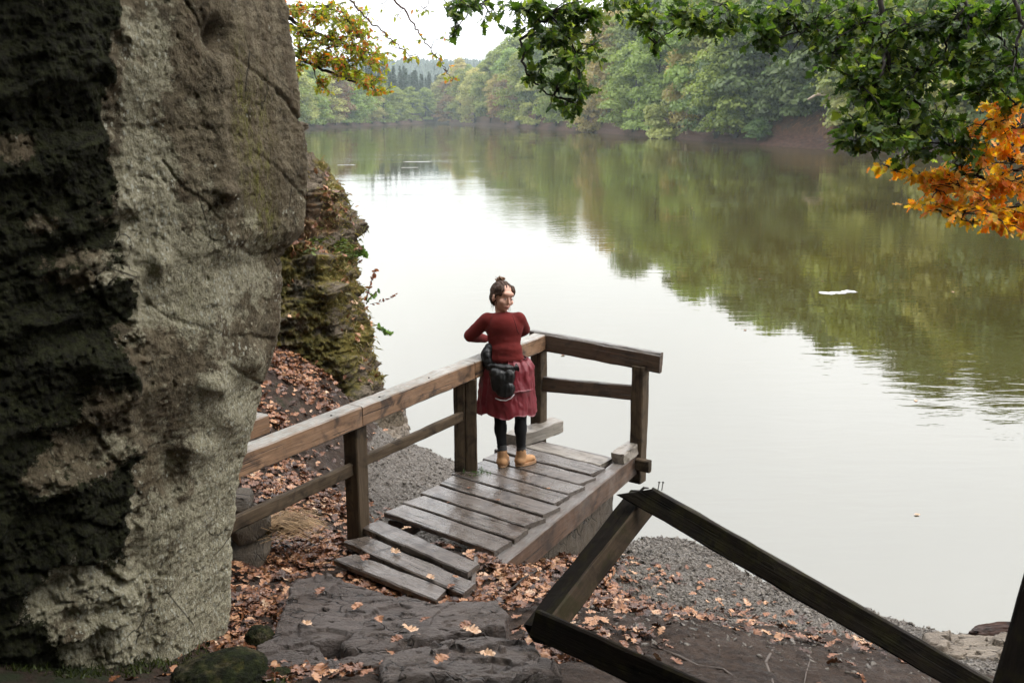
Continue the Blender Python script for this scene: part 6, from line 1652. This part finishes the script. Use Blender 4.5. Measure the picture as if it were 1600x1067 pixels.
    # boots
    for an, toe in ((J['al'], Wp(.03, .14, -.10)), (J['ar'], Wp(.13, .10, -.10))):
        d = Vector((toe.x, toe.y, 0)).normalized(); b = Vector((an.x, an.y, 0))
        up_ = remesh_obj([cap(an + Wp(0, 0, .03), an + Wp(0, 0, -.045), .044, .047), cap(b + Wp(0, 0, .052) - d * .02, b + d * .09 + Wp(0, 0, .042), .042, .036), ball(b + d * .115 + Wp(0, 0, .040), (.038, .042, .030)), ball(b - d * .012 + Wp(0, 0, .045), (.052, .054, .048))], .007, 4, 'boot')
        V = np.array([v.co[:] for v in up_.vertices]); n_ = np.array([v.normal[:] for v in up_.vertices]); V += n_ * (.003 * fbm(V, 25, 3))[:, None]; V[:, 2] = np.maximum(V[:, 2], .018); up_.vertices.foreach_set('co', V.astype(np.float32).ravel())
        up_.materials.clear(); up_.materials.append(boot); bo = link('boot', up_, root, MR)
        s_ = Vector((-d.y, d.x, 0)); out_ = []
        for k in range(26):
            t = 2 * math.pi * k / 26; x = math.cos(t); out_.append(b + d * (.052 + .115 * x) + s_ * (.050 + .002 * x) * math.sin(t) * (1 if abs(x) < .9 else .9))
        V = [tuple(p + Wp(0, 0, 0.0)) for p in out_] + [tuple(p + Wp(0, 0, .022)) for p in out_]; n = 26
        F = [(i, (i + 1) % n, n + (i + 1) % n, n + i) for i in range(n)] + [tuple(range(n - 1, -1, -1)), tuple(range(n, 2 * n))]
        link('sole', mesh('sole', V, F, sole, False), bo, MR)
        cu = remesh_obj([cap(an + Wp(0, 0, .055), an + Wp(0, 0, .075), .042, .040)], .006, 3, 'sock_cuff'); cu.materials.clear(); cu.materials.append(mat_plain('grey_sock', (.05, .05, .05), .9)); link('sock', cu, bo, MR)
    # jacket tied round the hips: a hanging sheet with folds, two layers at the right
    def skirt(z0, z1, a0, a1, off, flare, seed, jag=.01, nr=34, nc=150):
        V = []; rng = np.random.default_rng(seed); ph = rng.uniform(0, 6.28, 6)
        for i in range(nr + 1):
            t = i / nr
            for j in range(nc + 1):
                a = a0 + (a1 - a0) * j / nc
                rx = .150 + off + (.052 * math.sin(min(1, t * 2.6) * math.pi / 2)) + flare * t; ry = .112 + off + .035 * math.sin(min(1, t * 2.6) * math.pi / 2) + flare * .8 * t
                f = .010 * t * (1.3 * math.sin(4 * a + ph[0] + .8 * t) + .6 * math.sin(9 * a + ph[1] + 2.6 * t) + .3 * math.sin(17 * a + ph[2] - 3 * t)) + .005 * (1 - t) * math.sin(15 * a + ph[3])
                z = z0 + (z1 - z0) * t + jag * t * (math.sin(5 * a + ph[4]) + .6 * math.sin(11 * a + ph[5]))
                V.append((J['hip'].x + math.cos(a) * (rx + f), J['hip'].y + math.sin(a) * (ry + f), z))
        V = np.array(V); V += (.020 * np.stack([fbm(V * [1, 1, .6], 7, 4, .6, ridged=True, seed=seed + q) for q in range(3)], 1) + .006 * np.stack([fbm(V, 26, 3, seed=seed + q) for q in range(3)], 1)) * [1, 1, .4]
        n0 = len(V); C = np.array([J['hip'].x, J['hip'].y, 0]); Vi = V.copy(); Vi[:, :2] = C[:2] + (V[:, :2] - C[:2]) * .975
        F = [tuple(r) for r in grid_faces(nr + 1, nc + 1)]; F2 = [tuple(x + n0 for x in reversed(f)) for f in F]
        rim = []
        for j in range(nc): a = nr * (nc + 1) + j; rim.append((a + 1, a, a + n0, a + 1 + n0)); rim.append((j, j + 1, j + 1 + n0, j + n0))
        for i in range(nr): a = i * (nc + 1); rim.append((a, a + n0, a + nc + 1 + n0, a + nc + 1)); a += nc; rim.append((a, a + nc + 1, a + nc + 1 + n0, a + n0))
        return np.concatenate([V, Vi]), F + F2 + rim
    link('jacket', mesh('jacket', *skirt(.955, .475, R(-255), R(75), .012, .038, 3, .012), jacket), root, MR)
    jf = link('jacket_flap', mesh('jacket_flap', *skirt(.965, .70, R(-88), R(40), .030, .012, 5, .006, 16, 80), jacket), root, MR)
    link('jacket_knot', remesh_obj([ball(J['hip'] + Wp(0, .17, .08), (.05, .035, .04)), cap(J['hip'] + Wp(.02, .18, .06), J['hip'] + Wp(.05, .19, -.16), .028, .020), cap(J['hip'] + Wp(-.02, .18, .06), J['hip'] + Wp(-.06, .19, -.14), .028, .020)], .009, 3, 'jacket_knot'), root, MR).data.materials.append(jacket)
    for k in range(4):
        p = (J['hip'].x + .085 + .002 * k, J['hip'].y - .158, .91 - .055 * k)
        m_ = mesh('snap', *ball(p, (.006, .004, .006), None, 8), M['iron']); link('snap', m_, jf, MR)
    # black bag hanging at the left hip
    bagV = remesh_obj([ball((-.095, -.155, .80), (.085, .055, .105)), ball((-.06, -.165, .74), (.085, .05, .075)), ball((-.135, -.13, .86), (.06, .05, .06)), ball((-.03, -.155, .84), (.055, .04, .07))], .008, 4, 'bag')
    V = np.array([v.co[:] for v in bagV.vertices]); n_ = np.array([v.normal[:] for v in bagV.vertices]); V += n_ * (.009 * fbm(V * [2.2, 1, .6], 9, 4, ridged=True, seed=8) + .004 * fbm(V, 40, 3))[:, None]
    bagV.vertices.foreach_set('co', V.astype(np.float32).ravel()); bagV.materials.clear(); bagV.materials.append(bagm)
    bg_ = link('bag', bagV, root, MR)
    link('bag_flap', mesh('bag_flap', *skirt(.945, .88, R(-140), R(-65), .040, .0, 11, .004, 8, 40), bagm), bg_, MR)
    cordm = mat_plain('grey_drawcord', (.35, .35, .35), .6)
    link('drawcord', Acc().add(tube([(-.14, -.20, .665), (-.10, -.225, .655), (-.05, -.225, .652), (-.01, -.215, .668), (.02, -.2, .70)], [.004] * 5, 6)).mesh('drawcord', cordm), bg_, MR)
    pouch = remesh_obj([ball((-.215, -.02, 1.0), (.045, .07, .06)), ball((-.205, -.03, .95), (.05, .07, .06)), ball((-.195, 0, 1.05), (.035, .05, .05))], .008, 3, 'pouch')
    V = np.array([v.co[:] for v in pouch.vertices]); n_ = np.array([v.normal[:] for v in pouch.vertices]); V += n_ * (.012 * fbm(V, 16, 4, ridged=True, seed=9))[:, None]; pouch.vertices.foreach_set('co', V.astype(np.float32).ravel()); pouch.materials.clear(); pouch.materials.append(bagm)
    link('pouch', pouch, root, MR)
    # hair: swept back into a bun
    hs = [ball(H(0, -.030, .038), (0.0930, 0.1030, 0.1008), Rh), ball(H(0, -.065, -.010), (0.0762, 0.0616, 0.0784), Rh), ball(H(.050, .010, .055), (0.0381, 0.0616, 0.0560), Rh), ball(H(-.050, .010, .055), (0.0381, 0.0616, 0.0560), Rh), ball(H(.066, -.015, .0), (0.0179, 0.0314, 0.0504), Rh), ball(H(-.066, -.02, .0), (0.0179, 0.0314, 0.0504), Rh)]
    hm = remesh_obj(hs, .005, 4, 'hair'); V = np.array([v.co[:] for v in hm.vertices]); n_ = np.array([v.normal[:] for v in hm.vertices]); L_ = (V - np.array(HC)) @ np.array(Rh) / HS
    V += n_ * (.004 * np.sin(L_[:, 0] * 260 + 60 * L_[:, 2] + 2 * fbm(V, 20, 2)) + .003 * fbm(V, 30, 3))[:, None]
    face = smooth(.052, .066, L_[:, 1]) * (L_[:, 2] < .058)
    V -= n_ * (face * .02)[:, None]
    hm.vertices.foreach_set('co', V.astype(np.float32).ravel()); hm.materials.clear(); hm.materials.append(hairm); ho = link('hair', hm, root, MR)
    bc = H(.0, -.075, .120); bs = []
    for k in range(5):
        a = k * 1.256; o_ = Rh @ Vector((math.cos(a) * .022, math.sin(a) * .012, math.sin(a) * .020)); bs.append(ball(bc + o_, (.024, .024, .020)))
    bm2 = remesh_obj(bs + [ball(bc, .028), cap(bc, H(0, -.05, .09), .022, .028)], .0045, 2, 'bun'); V = np.array([v.co[:] for v in bm2.vertices]); n_ = np.array([v.normal[:] for v in bm2.vertices]); V += n_ * (.005 * np.sin(V[:, 0] * 240 + V[:, 2] * 180))[:, None]; bm2.vertices.foreach_set('co', V.astype(np.float32).ravel())
    bunm = mat_plain('light_brown_hair', (.13, .07, .035), .6, 90, .8, .6, .2, 70); bm2.materials.clear(); bm2.materials.append(bunm); link('bun', bm2, ho, MR)
    st = Acc(); rs = random.Random(4)
    for k in range(34):
        s_ = rs.choice((-1, 1)); p = H(s_ * .068, rs.uniform(-.05, .02), rs.uniform(-.03, .03)); st.add(tube([p, p + Vector((rs.uniform(-.01, .01), -.008, -.05)), p + Vector((rs.uniform(-.02, .02), -.015, -.10))], [.0018, .0014, .0008], 4))
    for k in range(22):
        p = bc + Vector((rs.uniform(-.03, .03), rs.uniform(-.02, .02), .02)); st.add(tube([p, p + Vector((rs.uniform(-.012, .012), 0, .008)), p + Vector((rs.uniform(-.025, .025), 0, .004))], [.0014, .0010, .0006], 4))
    link('loose_strands', st.mesh('loose_strands', hairm), ho, MR)
    # face details
    dark = mat_plain('dark_iris', (.05, .03, .02), .3); white = mat_plain('eye_white', (.55, .50, .47), .3); lip = mat_plain('lips', (.34, .10, .09), .45)
    for s_ in (-1, 1):
        link('eye', mesh('eye', *ball(H(s_ * .029, .079, .004), (.0125, .006, .0060), Rh, 14), white), root, MR)
        link('iris', mesh('iris', *ball(H(s_ * .029 + .002, .0845, .004), (.0052, .002, .0052), Rh, 10), dark), root, MR)
        link('eyelid', Acc().add(tube([H(s_ * .029 - .014, .082, .005), H(s_ * .029, .0885, .0115), H(s_ * .029 + .014, .082, .006)], [.0008, .0013, .0008], 6)).mesh('eyelid', dark), root, MR)
        link('eyebrow', Acc().add(tube([H(s_ * .012, .091, .023), H(s_ * .030, .091, .028), H(s_ * .046, .076, .022)], [.0014, .0018, .0008], 6)).mesh('eyebrow', hairm), root, MR)
    link('lips', Acc().add(tube([H(-.022, .076, -.053), H(-.008, .087, -.057), H(.0, .087, -.0575), H(.008, .087, -.057), H(.022, .076, -.053)], [.0015, .0042, .0048, .0042, .0015], 8)).mesh('lips', lip), root, MR)
build_person()
